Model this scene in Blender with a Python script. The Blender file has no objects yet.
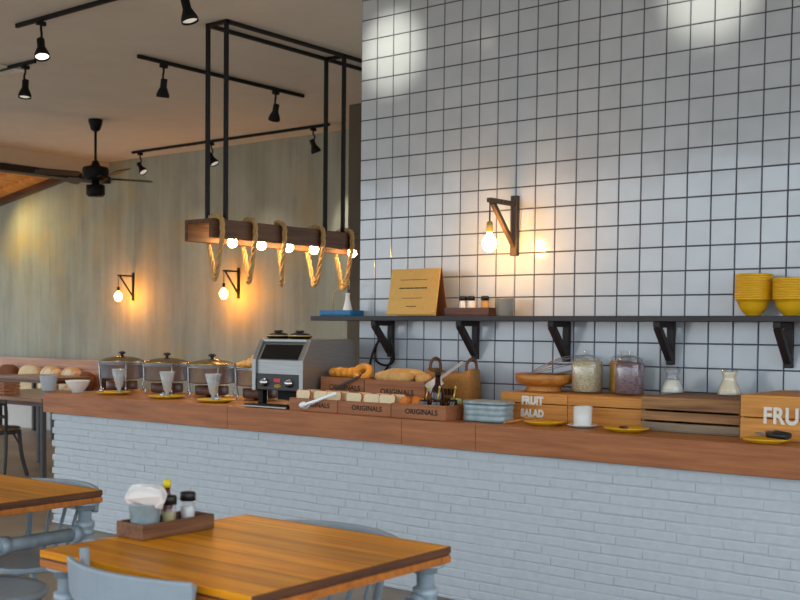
import bpy, bmesh, math, random
from mathutils import Vector, Matrix
random.seed(7)
PI = math.pi
SC = bpy.context.scene
COL = SC.collection

# ------------------------------------------------------------------ colour / materials
def lin(r, g, b):
    f = lambda v: (v / 12.92 if v <= .04045 else ((v + .055) / 1.055) ** 2.4)
    return (f(r / 255), f(g / 255), f(b / 255), 1)

class NT:
    def __init__(s, name):
        s.m = bpy.data.materials.new(name); s.m.use_nodes = True
        s.t = s.m.node_tree; s.p = s.t.nodes['Principled BSDF']; s.out = s.t.nodes['Material Output']
    def n(s, typ, **kw):
        x = s.t.nodes.new(typ)
        for k, v in kw.items(): setattr(x, k, v)
        return x
    def l(s, a, b): s.t.links.new(a, b)
    def mapping(s, scale, loc=(0, 0, 0), src='Object'):
        tc = s.n('ShaderNodeTexCoord'); mp = s.n('ShaderNodeMapping')
        mp.inputs['Scale'].default_value = scale; mp.inputs['Location'].default_value = loc
        s.l(tc.outputs[src], mp.inputs['Vector']); return mp.outputs['Vector']
    def noise(s, vec, scale, detail=4, rough=.55):
        x = s.n('ShaderNodeTexNoise'); x.inputs['Scale'].default_value = scale
        x.inputs['Detail'].default_value = detail; x.inputs['Roughness'].default_value = rough
        if vec is not None: s.l(vec, x.inputs['Vector'])
        return x.outputs['Fac']
    def ramp(s, fac, stops):
        x = s.n('ShaderNodeValToRGB'); e = x.color_ramp.elements
        while len(e) < len(stops): e.new(.5)
        for i, (p, c) in enumerate(stops): e[i].position = p; e[i].color = c
        s.l(fac, x.inputs['Fac']); return x.outputs['Color']
    def math(s, op, a, b=None):
        x = s.n('ShaderNodeMath', operation=op)
        for i, v in enumerate((a, b)):
            if v is None: continue
            if isinstance(v, (int, float)): x.inputs[i].default_value = v
            else: s.l(v, x.inputs[i])
        return x.outputs[0]
    def mix(s, fac, a, b, blend='MIX'):
        x = s.n('ShaderNodeMix', data_type='RGBA', blend_type=blend)
        for i, v in ((0, fac), (6, a), (7, b)):
            if isinstance(v, (int, float)): x.inputs[i].default_value = v
            elif isinstance(v, tuple): x.inputs[i].default_value = v
            else: s.l(v, x.inputs[i])
        return x.outputs[2]
    def bump(s, h, strength=.3, dist=.01):
        x = s.n('ShaderNodeBump'); x.inputs['Strength'].default_value = strength
        x.inputs['Distance'].default_value = dist; s.l(h, x.inputs['Height']); s.l(x.outputs['Normal'], s.p.inputs['Normal'])
    def set(s, **kw):
        for k, v in kw.items():
            k = k.replace('_', ' ')
            if isinstance(v, (int, float, tuple)): s.p.inputs[k].default_value = v
            else: s.l(v, s.p.inputs[k])
        return s

def plain(name, c, rough=.5, metal=0, var=.12, scale=20, bump=0, **kw):
    t = NT(name); c = lin(*c) if max(c[:3]) > 1 else c
    f = t.noise(t.mapping((1, 1, 1)), scale)
    d = tuple(x * (1 - var) for x in c[:3]) + (1,); u = tuple(min(1, x * (1 + var)) for x in c[:3]) + (1,)
    t.set(Base_Color=t.ramp(f, [(.3, d), (.7, u)]), Roughness=rough, Metallic=metal, **kw)
    if bump: t.bump(f, bump, .004)
    return t.m

def wood(name, dark, light, axis='X', rough=.45, grain=1.0, plank=None, plank_axis='Y', off=0.0, coat=0.0, spec=.4):
    t = NT(name); ai = 'XYZ'.index(axis)
    sc = [14 * grain] * 3; sc[ai] = 1.1 * grain
    vec = t.mapping(tuple(sc)); tc = t.n('ShaderNodeTexCoord'); sep = t.n('ShaderNodeSeparateXYZ'); t.l(tc.outputs['Object'], sep.inputs[0])
    f1 = t.noise(vec, 2.2, 6, .6)
    sc2 = [60 * grain] * 3; sc2[ai] = 2 * grain
    f2 = t.noise(t.mapping(tuple(sc2)), 2.0, 3, .5)
    f = t.math('ADD', t.math('MULTIPLY', f1, .7), t.math('MULTIPLY', f2, .3))
    col = t.ramp(f, [(.34, lin(*dark)), (.66, lin(*light))])
    h = f
    if plank:
        pc = t.math('DIVIDE', t.math('ADD', sep.outputs[plank_axis], off), plank)
        fr = t.math('FRACT', pc); idx = t.math('FLOOR', pc)
        wn = t.n('ShaderNodeTexWhiteNoise', noise_dimensions='1D'); t.l(idx, wn.inputs['W'])
        val = t.math('ADD', t.math('MULTIPLY', wn.outputs['Value'], .34), .80)
        hs = t.n('ShaderNodeHueSaturation'); t.l(col, hs.inputs['Color']); t.l(val, hs.inputs['Value']); col = hs.outputs['Color']
        seam = t.math('LESS_THAN', t.math('ABSOLUTE', t.math('SUBTRACT', fr, .5)), .5 - .0022 / plank)
        col = t.mix(seam, tuple(x * .25 for x in lin(*dark)[:3]) + (1,), col)
        h = t.math('MULTIPLY', f, seam)
    t.set(Base_Color=col, Roughness=rough, Specular_IOR_Level=spec)
    if coat: t.set(Coat_Weight=coat, Coat_Roughness=.12)
    t.bump(h, .12, .004)
    return t.m

def glow(name, c, strength):
    t = NT(name); t.set(Base_Color=lin(*c), Emission_Color=lin(*c), Emission_Strength=strength); return t.m

def glassy(name, c=(255, 255, 255), rough=.02):
    t = NT(name); tr = t.n('ShaderNodeBsdfTransparent'); gl = t.n('ShaderNodeBsdfGlossy'); lw = t.n('ShaderNodeLayerWeight'); mx = t.n('ShaderNodeMixShader')
    tr.inputs[0].default_value = lin(*c); gl.inputs['Roughness'].default_value = .06; lw.inputs[0].default_value = .25
    t.l(t.math('ADD', t.math('MULTIPLY', lw.outputs['Facing'], .4), .03), mx.inputs[0]); t.l(tr.outputs[0], mx.inputs[1]); t.l(gl.outputs[0], mx.inputs[2]); t.l(mx.outputs[0], t.out.inputs[0]); return t.m

M = {}
def setup_materials():
    # painted plaster ceiling
    M['ceiling'] = plain('ceiling_paint', (220, 215, 205), .9, var=.03, scale=3)
    # board-marked concrete with streaks and ochre stains
    t = NT('streaked_concrete')
    f1 = t.noise(t.mapping((3.2, 3.2, .28)), 1.6, 7, .62); f2 = t.noise(t.mapping((1, 1, 1)), 1.3, 5, .6); f3 = t.noise(t.mapping((7, 7, .5)), 1.2, 4, .6)
    c = t.ramp(t.math('ADD', t.math('MULTIPLY', f1, .45), t.math('ADD', t.math('MULTIPLY', f3, .25), t.math('MULTIPLY', t.noise(t.mapping((1, 1, .7)), 2.6, 6, .65), .3))), [(.3, lin(126, 130, 118)), (.52, lin(156, 160, 147)), (.75, lin(182, 186, 172))])
    c = t.mix(t.math('MULTIPLY', t.ramp(f2, [(.5, (0, 0, 0, 1)), (.72, (1, 1, 1, 1))]), .55), c, lin(186, 158, 92))
    t.set(Base_Color=c, Roughness=.75); t.bump(f1, .15, .01); M['concrete'] = t.m
    M['paving'] = plain('bounce_paving', (196, 188, 176), .8, var=.06, scale=3)  # paleness added so the outside ground throws daylight back indoors
    M['shade_tinted_plaster'] = plain('shade_tinted_plaster', (92, 84, 72), .85, var=.08, scale=4)  # base colour darkened to carry the shade on the unlit return wall
    t = NT('floor_concrete'); f = t.noise(t.mapping((1, 1, 1)), 1.4, 7, .6)
    t.set(Base_Color=t.ramp(f, [(.3, lin(104, 92, 80)), (.7, lin(142, 128, 112))]), Roughness=.42); t.bump(f, .05, .01); M['floor'] = t.m
    t = NT('glazed_tile'); f = t.noise(t.mapping((1, 1, 1)), 5, 2, .5)
    t.set(Base_Color=t.ramp(f, [(.3, lin(174, 184, 194)), (.7, lin(184, 194, 204))]), Roughness=.12, Specular_IOR_Level=.9)
    t.bump(t.noise(t.mapping((1, 1, 1)), 9, 2, .4), .10, .01); M['tile'] = t.m
    M['grout'] = plain('dark_grout', (78, 80, 90), .9, var=.1, scale=8)
    M['brick'] = plain('white_painted_brick', (186, 192, 198), .55, var=.05, scale=22, bump=.6)
    M['mortar'] = plain('painted_mortar', (184, 190, 196), .7, var=.05, scale=30)
    M['worktop'] = wood('worktop_wood', (148, 86, 38), (206, 136, 66), 'X', .45, .8, .16, 'Y', .05, coat=.08)
    M['fascia'] = wood('fascia_wood', (140, 80, 44), (182, 114, 66), 'X', .5, .9)
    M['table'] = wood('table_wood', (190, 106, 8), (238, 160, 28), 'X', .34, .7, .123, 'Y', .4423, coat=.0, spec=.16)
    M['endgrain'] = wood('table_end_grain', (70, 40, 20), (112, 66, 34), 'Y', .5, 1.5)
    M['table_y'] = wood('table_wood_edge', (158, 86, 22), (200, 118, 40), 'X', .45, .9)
    M['crate'] = wood('crate_pine', (176, 110, 42), (222, 156, 78), 'X', .6, .8)
    M['crate_bread'] = wood('bread_crate_wood', (128, 76, 44), (172, 112, 72), 'X', .6, 1.1)
    M['crate_old'] = wood('weathered_crate', (106, 72, 46), (172, 128, 84), 'X', .7, .9)
    M['crate_grey'] = wood('greyed_board', (104, 88, 70), (156, 138, 116), 'X', .7, .9)
    M['caddy'] = wood('caddy_wood', (84, 52, 32), (140, 94, 60), 'Y', .5, 1.3)
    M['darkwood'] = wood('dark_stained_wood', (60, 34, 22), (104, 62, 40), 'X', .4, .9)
    M['fartop'] = wood('brown_table_board', (112, 74, 50), (150, 108, 80), 'X', .28, .9)
    M['benchwood'] = wood('pinkish_bench_board', (188, 142, 118), (222, 178, 152), 'X', .6, .7, .2, 'Z', 0)
    M['beam'] = wood('reclaimed_beam', (62, 38, 22), (108, 70, 40), 'Y', .65, .9)
    M['timber'] = wood('soffit_timber', (196, 122, 44), (244, 172, 84), 'Y', .55, .7, .12, 'X', 0)
    M['bowlwood'] = wood('turned_wood', (156, 92, 34), (206, 140, 66), 'X', .35, 1.2)
    M['shelf'] = plain('shelf_dark_paint', (40, 38, 44), .5, var=.2, scale=12)
    M['bracket'] = wood('bracket_dark_wood', (30, 25, 27), (52, 42, 42), 'Z', .55, 1.2)
    M['sconcewood'] = wood('sconce_grey_wood', (54, 44, 40), (92, 78, 70), 'Z', .6, 1.2)
    M['black'] = plain('black_metal', (11, 11, 13), .6, 0, var=.2, Specular_IOR_Level=.25)
    M['blackplastic'] = plain('black_plastic', (20, 20, 24), .4, 0, var=.2)
    M['blackglass'] = plain('black_glass', (14, 13, 16), .12, 0, var=.1)
    t = NT('brushed_steel'); f = t.noise(t.mapping((2, 2, 90)), 3, 3, .5)
    t.set(Base_Color=t.ramp(f, [(.3, lin(146, 148, 148)), (.7, lin(160, 162, 162))]), Metallic=.85, Roughness=.42); M['steel'] = t.m
    M['tincup'] = plain('dull_tin', (178, 172, 160), .4, .3, var=.06)
    M['paletin'] = plain('pale_enamel_tin', (206, 216, 226), .35, 0, var=.04)
    M['brightsteel'] = plain('bright_steel', (224, 227, 232), .42, .5, var=.04)
    M['chrome'] = plain('polished_steel', (186, 190, 196), .2, 1, var=.04)
    M['lid'] = plain('bronzed_lid_steel', (158, 142, 106), .25, .8, var=.06)
    M['pansteel'] = plain('pan_steel', (168, 178, 192), .36, .85, var=.08)
    M['galv'] = plain('galvanised_pipe', (150, 164, 174), .42, .2, var=.18, scale=26)
    M['galvlight'] = plain('galvanised_tin', (148, 166, 172), .4, .15, var=.2, scale=24)
    M['chairwhite'] = plain('chair_pale_paint', (146, 158, 168), .4, 0, var=.05)
    M['chairdark'] = plain('chair_dark_paint', (48, 46, 46), .5, 0, var=.15)
    M['chairbrown'] = wood('chair_seat_wood', (86, 66, 46), (132, 104, 74), 'X', .5, 1)
    M['white'] = plain('white_ceramic', (226, 226, 222), .25, 0, var=.02)
    M['cream'] = plain('cream_cushion', (206, 196, 176), .9, 0, var=.06, bump=.2)
    M['whitewash'] = plain('white_bench_base', (190, 190, 186), .8, 0, var=.04)
    M['yellow'] = plain('yellow_glaze', (226, 174, 30), .3, 0, var=.06)
    M['napkin'] = plain('paper_napkin', (232, 228, 226), .9, 0, var=.02, scale=40, bump=.1)
    M['kraft'] = plain('kraft_board', (206, 166, 94), .8, 0, var=.05, scale=30)
    M['ink'] = plain('dark_ink', (44, 34, 26), .8, 0, var=.1)
    M['whiteink'] = plain('white_stencil_paint', (226, 222, 212), .8, 0, var=.08, scale=60)
    M['burlap'] = plain('burlap', (166, 122, 66), .9, 0, var=.15, scale=60, bump=.3)
    M['leather'] = plain('brown_leather', (112, 70, 44), .5, 0, var=.15)
    M['crumb'] = plain('bread_crumb', (232, 214, 178), .9, 0, var=.05, scale=60, bump=.2)
    M['crust'] = plain('toasted_crust', (200, 116, 40), .7, 0, var=.2, scale=40)
    M['bun'] = plain('golden_bun', (222, 146, 44), .4, 0, var=.3, scale=16)
    M['loaf'] = plain('floured_loaf', (206, 160, 96), .8, 0, var=.2, scale=22, bump=.3)
    M['fries'] = plain('golden_crisps', (222, 172, 100), .7, 0, var=.2, scale=40, bump=.3)
    M['jam'] = plain('dark_jam', (44, 18, 16), .15, 0, var=.2)
    M['brass'] = plain('gold_spoon', (206, 168, 84), .3, .6, var=.1)
    M['green'] = plain('pale_green_lid', (142, 184, 116), .5, 0, var=.1)
    M['blue'] = plain('blue_tray', (26, 104, 156), .45, 0, var=.1)
    M['sauce'] = plain('red_brown_sauce', (96, 32, 18), .2, 0, var=.2)
    M['capyellow'] = plain('yellow_cap', (226, 202, 40), .4, 0, var=.05)
    M['pepper'] = plain('ground_pepper', (176, 164, 120), .8, 0, var=.25, scale=90)
    M['salt'] = plain('salt_grains', (226, 226, 226), .8, 0, var=.03)
    t = NT('rolled_oats'); f = t.noise(t.mapping((1, 1, 2)), 70, 4, .7)
    t.set(Base_Color=t.ramp(f, [(.3, lin(150, 138, 104)), (.6, lin(206, 198, 168))]), Roughness=.9); t.bump(f, .5, .006); M['oats'] = t.m
    t = NT('corn_flakes'); f = t.noise(t.mapping((1, 1, 2)), 60, 4, .7)
    t.set(Base_Color=t.ramp(f, [(.3, lin(160, 110, 32)), (.6, lin(214, 166, 74))]), Roughness=.9); t.bump(f, .5, .006); M['flakes'] = t.m
    t = NT('berry_muesli'); f = t.noise(t.mapping((1, 1, 2)), 60, 4, .7)
    t.set(Base_Color=t.ramp(f, [(.3, lin(74, 52, 58)), (.62, lin(140, 118, 128))]), Roughness=.9); t.bump(f, .5, .006); M['muesli'] = t.m
    M['milk'] = plain('milk', (236, 234, 222), .35, 0, var=.01)
    M['yoghurt'] = plain('yoghurt', (230, 222, 196), .4, 0, var=.02)
    M['glass'] = glassy('clear_glass', (255, 255, 255)); M['bulbglass'] = glassy('amber_bulb_glass', (255, 226, 180))
    M['frost'] = plain('ribbed_glass', (206, 214, 218), .12, 0, var=.1, Transmission_Weight=.4)
    # hemp
    M['rope'] = plain('hemp_rope', (192, 158, 104), .9, 0, var=.25, scale=120, bump=.4)
    M['globe'] = glow('lit_globe', (255, 204, 142), 95)
    M['sconceglobe'] = glow('lit_sconce_globe', (255, 182, 92), 140); M['farglobe'] = glow('lit_far_globe', (255, 158, 52), 170)
    M['lamp_lit'] = glow('lit_reflector', (255, 246, 228), 2.2)
    M['lamp_dim'] = glow('dim_reflector', (230, 226, 214), .5)
    M['red'] = plain('red_badge', (206, 44, 58), .4, 0, var=.05)
    M['pillow'] = plain('cream_pillow', (214, 196, 158), .9, 0, var=.12, scale=9)
    t = NT('patterned_pillow'); f = t.noise(t.mapping((1, 1, 1)), 5, 2, .5)
    t.set(Base_Color=t.ramp(f, [(.42, lin(222, 210, 184)), (.5, lin(206, 160, 88)), (.62, lin(226, 214, 190))]), Roughness=.9); M['pillow2'] = t.m
    M['brownpillow'] = plain('brown_pillow', (112, 66, 40), .9, 0, var=.2, scale=12)
    M['trimdark'] = plain('dark_steel_trim', (36, 28, 26), .5, .3, var=.15)
    M['fasciapaint'] = plain('fascia_paint', (206, 192, 172), .9, var=.03, scale=3)
    M['wire'] = plain('whisk_wire', (150, 140, 138), .3, .8, var=.05)
setup_materials()

# ------------------------------------------------------------------ mesh helpers
class B:
    def __init__(s): s.bm = bmesh.new()
    def box(s, x0, x1, y0, y1, z0, z1, mat=0, rot=None, piv=None):
        vs = [s.bm.verts.new(p) for p in ((x0, y0, z0), (x1, y0, z0), (x1, y1, z0), (x0, y1, z0), (x0, y0, z1), (x1, y0, z1), (x1, y1, z1), (x0, y1, z1))]
        for f in ((0, 3, 2, 1), (4, 5, 6, 7), (0, 1, 5, 4), (1, 2, 6, 5), (2, 3, 7, 6), (3, 0, 4, 7)):
            s.bm.faces.new([vs[i] for i in f]).material_index = mat
        if rot is not None:
            bmesh.ops.rotate(s.bm, verts=vs, cent=piv or ((x0 + x1) / 2, (y0 + y1) / 2, (z0 + z1) / 2), matrix=rot)
        return s
    def bar(s, a, b, w, h=None, up=(0, 0, 1)):
        a = Vector(a); b = Vector(b); h = h or w; d = (b - a).normalized(); u = Vector(up)
        if abs(d.dot(u)) > .98: u = Vector((0, 1, 0))
        sx = d.cross(u).normalized(); u = sx.cross(d)
        ring = lambda c: [s.bm.verts.new(c + sx * w / 2 * i + u * h / 2 * j) for i, j in ((-1, -1), (1, -1), (1, 1), (-1, 1))]
        p, q = ring(a), ring(b)
        s.bm.faces.new(p[::-1]); s.bm.faces.new(q)
        for i in range(4): s.bm.faces.new([p[i], p[(i + 1) % 4], q[(i + 1) % 4], q[i]])
        return s
    def tube(s, pts, r, seg=8, closed=False, cap=True):
        pts = [Vector(p) for p in pts]; n = len(pts); R = r if callable(r) else (lambda t: r)
        rings = []; prev = None
        for i, p in enumerate(pts):
            if closed: d = pts[(i + 1) % n] - pts[(i - 1) % n]
            else: d = pts[min(i + 1, n - 1)] - pts[max(i - 1, 0)]
            d.normalize()
            if prev is None:
                u = Vector((0, 0, 1)) if abs(d.z) < .9 else Vector((1, 0, 0))
                u = (u - d * u.dot(d)).normalized()
            else: u = (prev - d * prev.dot(d)).normalized()
            prev = u; v = d.cross(u); rr = R(i / max(1, n - 1))
            rings.append([s.bm.verts.new(p + (u * math.cos(2 * PI * k / seg) + v * math.sin(2 * PI * k / seg)) * rr) for k in range(seg)])
        m = n if closed else n - 1
        for i in range(m):
            a, b = rings[i], rings[(i + 1) % n]
            for k in range(seg):
                f = s.bm.faces.new([a[k], a[(k + 1) % seg], b[(k + 1) % seg], b[k]]); f.smooth = True
        if cap and not closed: s.bm.faces.new(rings[0][::-1]); s.bm.faces.new(rings[-1])
        return s
    def cyl(s, a, b, r, r2=None, seg=20):
        r2 = r if r2 is None else r2
        return s.tube([a, b], lambda t: r + (r2 - r) * t, seg)
    def lathe(s, prof, c=(0, 0, 0), seg=28, flute=0, nfl=0):
        c = Vector(c); rings = []
        for r, z in prof:
            if r < 1e-6: rings.append([s.bm.verts.new(c + Vector((0, 0, z)))]); continue
            rings.append([s.bm.verts.new(c + Vector((math.cos(2 * PI * k / seg), math.sin(2 * PI * k / seg), 0)) * (r * (1 + flute * math.cos(nfl * 2 * PI * k / seg))) + Vector((0, 0, z))) for k in range(seg)])
        for a, b in zip(rings, rings[1:]):
            if len(a) == 1 and len(b) == 1: continue
            for k in range(seg):
                j = (k + 1) % seg
                q = ([a[0], b[j], b[k]] if len(a) == 1 else [a[k], a[j], b[0]] if len(b) == 1 else [a[k], a[j], b[j], b[k]])
                if len(set(q)) > 2: s.bm.faces.new(q).smooth = True
        return s
    def prism(s, poly, a0, a1, axis='Y'):
        def P(u, v, a): return (u, a, v) if axis == 'Y' else (a, u, v) if axis == 'X' else (u, v, a)
        p = [s.bm.verts.new(P(u, v, a0)) for u, v in poly]; q = [s.bm.verts.new(P(u, v, a1)) for u, v in poly]
        s.bm.faces.new(p); s.bm.faces.new(q[::-1]); n = len(poly)
        for i in range(n): s.bm.faces.new([p[i], q[i], q[(i + 1) % n], p[(i + 1) % n]])
        return s
    def blob(s, c, rx, ry, rz, seg=16, jit=0, rot=0, pw=1.0):
        r = bmesh.ops.create_uvsphere(s.bm, u_segments=seg, v_segments=max(6, seg // 2), radius=1)['verts']
        for v in r:
            k = 1 + random.uniform(-jit, jit)
            f = lambda t: math.copysign(abs(t) ** pw, t)
            x, y, z = f(v.co.x) * rx * k, f(v.co.y) * ry * k, f(v.co.z) * rz * k
            v.co = (c[0] + x * math.cos(rot) - y * math.sin(rot), c[1] + x * math.sin(rot) + y * math.cos(rot), c[2] + z)
            for fc in v.link_faces: fc.smooth = True
        return s
    def obj(s, name, mat, parent=None, bevel=0, seg=2, loc=None, sub=0):
        bmesh.ops.recalc_face_normals(s.bm, faces=s.bm.faces)
        me = bpy.data.meshes.new(name); s.bm.to_mesh(me); s.bm.free()
        for m in (mat if isinstance(mat, (list, tuple)) else [mat]): me.materials.append(M[m] if isinstance(m, str) else m)
        o = bpy.data.objects.new(name, me); COL.objects.link(o)
        if parent is not None: o.parent = parent
        if loc is not None: o.location = loc
        if bevel:
            b = o.modifiers.new('bevel', 'BEVEL'); b.width = bevel; b.segments = seg; b.limit_method = 'ANGLE'; b.angle_limit = .6
        if sub:
            b = o.modifiers.new('subdivision', 'SUBSURF'); b.levels = sub; b.render_levels = sub
        return o

def tag(o, label, cat, group=None, kind=None):
    o['label'] = label; o['category'] = cat
    if group: o['group'] = group
    if kind: o['kind'] = kind
    return o
def thing(name, label, cat, loc=(0, 0, 0), rz=0, group=None):
    o = bpy.data.objects.new(name, None); COL.objects.link(o); o.empty_display_size = .05
    o.location = loc; o.rotation_euler = (0, 0, rz)
    return tag(o, label, cat, group)
def struct(o, label, cat): o['kind'] = 'structure'; o['label'] = label; o['category'] = cat; return o
def dup(root, loc, rz=None, label=None, group=None):
    r = root.copy(); COL.objects.link(r); r.location = loc
    if rz is not None: r.rotation_euler = (0, 0, rz)
    if label: r['label'] = label
    if group: r['group'] = group
    for ch in list(root.children):
        c = ch.copy(); COL.objects.link(c); c.parent = r
        for g in list(ch.children):
            d = g.copy(); COL.objects.link(d); d.parent = c
    return r
def text(s, size, loc, parent, mat, name='lettering', depth=.0008, bold=.0, sx=1.0, rot=(PI / 2, 0, 0), align='CENTER'):
    cu = bpy.data.curves.new(name, 'FONT'); cu.body = s; cu.size = size; cu.extrude = depth; cu.offset = bold
    cu.align_x = align; cu.align_y = 'CENTER'; cu.space_character = 1.05
    tmp = bpy.data.objects.new('tmp', cu); me = bpy.data.meshes.new_from_object(tmp); bpy.data.objects.remove(tmp); bpy.data.curves.remove(cu)
    me.materials.clear(); me.materials.append(M[mat]); me.name = name
    o = bpy.data.objects.new(name, me); COL.objects.link(o); o.location = loc; o.rotation_euler = rot; o.scale = (sx, 1, 1)
    if parent is not None: o.parent = parent
    return o
def lamp(name, typ, loc, energy, color, parent=None, **kw):
    li = bpy.data.lights.new(name, typ); li.energy = energy; li.color = color
    for k, v in kw.items(): setattr(li, k, v)
    o = bpy.data.objects.new(name, li); COL.objects.link(o); o.location = loc
    if parent is not None: o.parent = parent
    return o
def aim(o, d):
    o.rotation_euler = Vector(d).to_track_quat('-Z', 'Y').to_euler()
ORD = ['first', 'second', 'third', 'fourth', 'fifth', 'sixth', 'seventh', 'eighth', 'ninth', 'tenth', 'eleventh', 'twelfth']

# ------------------------------------------------------------------ key dimensions
CZ = .917          # worktop height
WY = 5.687         # tiled wall plane
CH = 3.60          # ceiling
BY = 9.90          # concrete wall plane
XL = -4.517        # left end of the tiled wall
TW, TH = .12588, .125
TX0, TZ0 = -4.3915, 3.3295

# ------------------------------------------------------------------ the room
struct(B().box(-13, 3.2, -3.6, BY + .3, -.1, 0).obj('floor', 'floor'), 'grey brown concrete floor', 'floor')
struct(B().box(-24, -13, -3.6, BY + .3, -.1, -.002).obj('floor_bounce', 'paving'), 'paving outside the open left side, made pale to bounce daylight', 'floor')  # outside ground, kept pale to bounce daylight up to the ceiling
struct(B().box(-12.2, 3.2, -3.6, BY + .3, CH, CH + .15).obj('ceiling', 'ceiling'), 'beige painted plaster ceiling', 'ceiling')
struct(B().box(-20, -4.3, BY, BY + .25, 0, 5).obj('wall_back', 'concrete'), 'streaked bare concrete back wall', 'wall')
b = B().box(-7.16, XL - .02, 8.82, BY + .02, 0, CH + .05)
struct(b.obj('wall_side', 'shade_tinted_plaster'), 'shade-tinted plaster return wall beside the tiled wall', 'wall')
# tiled wall: grout slab with individually set tiles
b = B(); b.box(XL, 3.0, WY, WY + .28, 0, CH + .1, 1)
g = .0024
def tile(x0, x1, z0, z1):
    e = .0028; y = WY - .0035
    tx, tz = random.uniform(-.0011, .0011), random.uniform(-.0011, .0011)
    o = [b.bm.verts.new(p) for p in ((x0, WY + .001, z0), (x1, WY + .001, z0), (x1, WY + .001, z1), (x0, WY + .001, z1))]
    i = [b.bm.verts.new((x, y + (tx if x > x0 + .05 else -tx) * .5 + (tz if z > z0 + .05 else -tz) * .5, z)) for x, z in ((x0 + e, z0 + e), (x1 - e, z0 + e), (x1 - e, z1 - e), (x0 + e, z1 - e))]
    b.bm.faces.new(i)
    for k in range(4): b.bm.faces.new([o[k], o[(k + 1) % 4], i[(k + 1) % 4], i[k]])
for i in range(-1, 58):
    x0 = TX0 + i * TW + g; x1 = x0 + TW - 2 * g
    x0 = max(x0, XL + .001)
    for j in range(-3, 20):
        z1 = TZ0 - j * TH - g; z0 = z1 - TH + 2 * g
        if z0 > CH: continue
        tile(x0, x1, z0, min(z1, CH + .02))
struct(b.obj('wall_right', ['tile', 'grout']), 'white square tiled wall with dark grout', 'wall')
# downstand edge of the ceiling at the far left, dark steel beam beneath it, timber soffit outside
struct(B().box(-12.32, -12.2, -3.6, BY, 3.40, CH + .15).obj('trim_1', 'fasciapaint'), 'pale downstand fascia at the ceiling edge', 'trim')
struct(B().box(-12.36, -12.16, -3.6, BY, 3.31, 3.40).obj('trim_2', 'trimdark', bevel=.01), 'dark steel beam under the ceiling edge', 'trim')
b = B(); b.prism([(-17, 2.904), (-12.40, 3.616), (-12.40, 3.70), (-17, 2.984)], 1.5, BY, 'Y')
for k in range(22):
    y = 1.7 + k * .37
    b.prism([(-17, 2.864), (-12.40, 3.576), (-12.40, 3.62), (-17, 2.91)], y, y + .07, 'Y')
struct(b.obj('ceiling_timber', 'timber'), 'sloping timber slat soffit outside the ceiling edge', 'ceiling')
struct(B().bar((-17, BY - .05, 2.864), (-12.40, BY - .05, 3.576), .1, .09).obj('trim_3', 'darkwood'), 'dark timber edge where the soffit meets the concrete wall', 'trim')

# ------------------------------------------------------------------ brick counter and its worktop
ct = thing('brick_counter', 'long counter base of white painted brick under the wooden worktop', 'counter', (-2.6, 5.2, 0))
def cl(x, y, z): return (x + 2.6, y - 5.2, z)
b = B(); b.box(-6.60 + 2.6, 1.5 + 2.6, 4.8885 - 5.2, 5.66 - 5.2, 0, CZ - .05)
b.obj('core', 'mortar', ct)
b = B(); rh = .0472; row = 0; z = .868
while z > .0:
    z0 = max(0.0, z - rh); x = -6.645 + (.1 if row % 2 else 0); first = True
    while x < 1.45:
        w = .2 + random.uniform(-.012, .012); xa = x
        if first: xa = -6.645 + (.018 if row % 2 else -.004) + random.uniform(-.006, .006); first = False
        d = random.uniform(-.0016, .0016)
        jz = random.uniform(-.0022, .0022)
        y0 = 4.885 + d - 5.2; za, zc = z0 + .0004 + jz, z - .0004 + jz
        b.prism([(4.93 - 5.2, za), (y0 + .006, za), (y0 + .0018, za + .003), (y0, za + .008), (y0, zc - .008), (y0 + .0018, zc - .003), (y0 + .006, zc), (4.93 - 5.2, zc)], xa + 2.6 + .0012, x + w + 2.6 - .0012, 'X')
        x += w
    z -= rh; row += 1
b.obj('brick_face', 'brick', ct)
b = B(); z = .868; row = 0
while z > 0:
    z0 = max(0, z - rh)
    b.box(-6.650 + 2.6 + (.016 if row % 2 else 0), -6.60 + 2.6, 4.93 - 5.2, 5.66 - 5.2, z0 + .003, z - .003); z -= rh; row += 1
b.obj('brick_end', 'brick', ct, bevel=.006)
wt = thing('worktop', 'long orange brown wooden worktop on the white brick counter', 'worktop', (-2.6, 5.2, CZ))
B().box(-6.70 + 2.6, 1.5 + 2.6, 4.872 - 5.2, 5.676 - 5.2, -.045, 0).obj('top_board', 'worktop', wt, bevel=.004)
b = B(); xs = [-6.705, -4.86, -3.56, -3.10, -.9, 1.5]
for xa, xb in zip(xs, xs[1:]): b.box(xa + 2.6 + .001, xb + 2.6 - .001, 4.848 - 5.2, 4.872 - 5.2, -.134, .001)
b.box(-6.705 + 2.6, -6.68 + 2.6, 4.872 - 5.2, 5.676 - 5.2, -.134, 0.001)
b.obj('front_edge', 'fascia', wt, bevel=.003)

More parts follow.
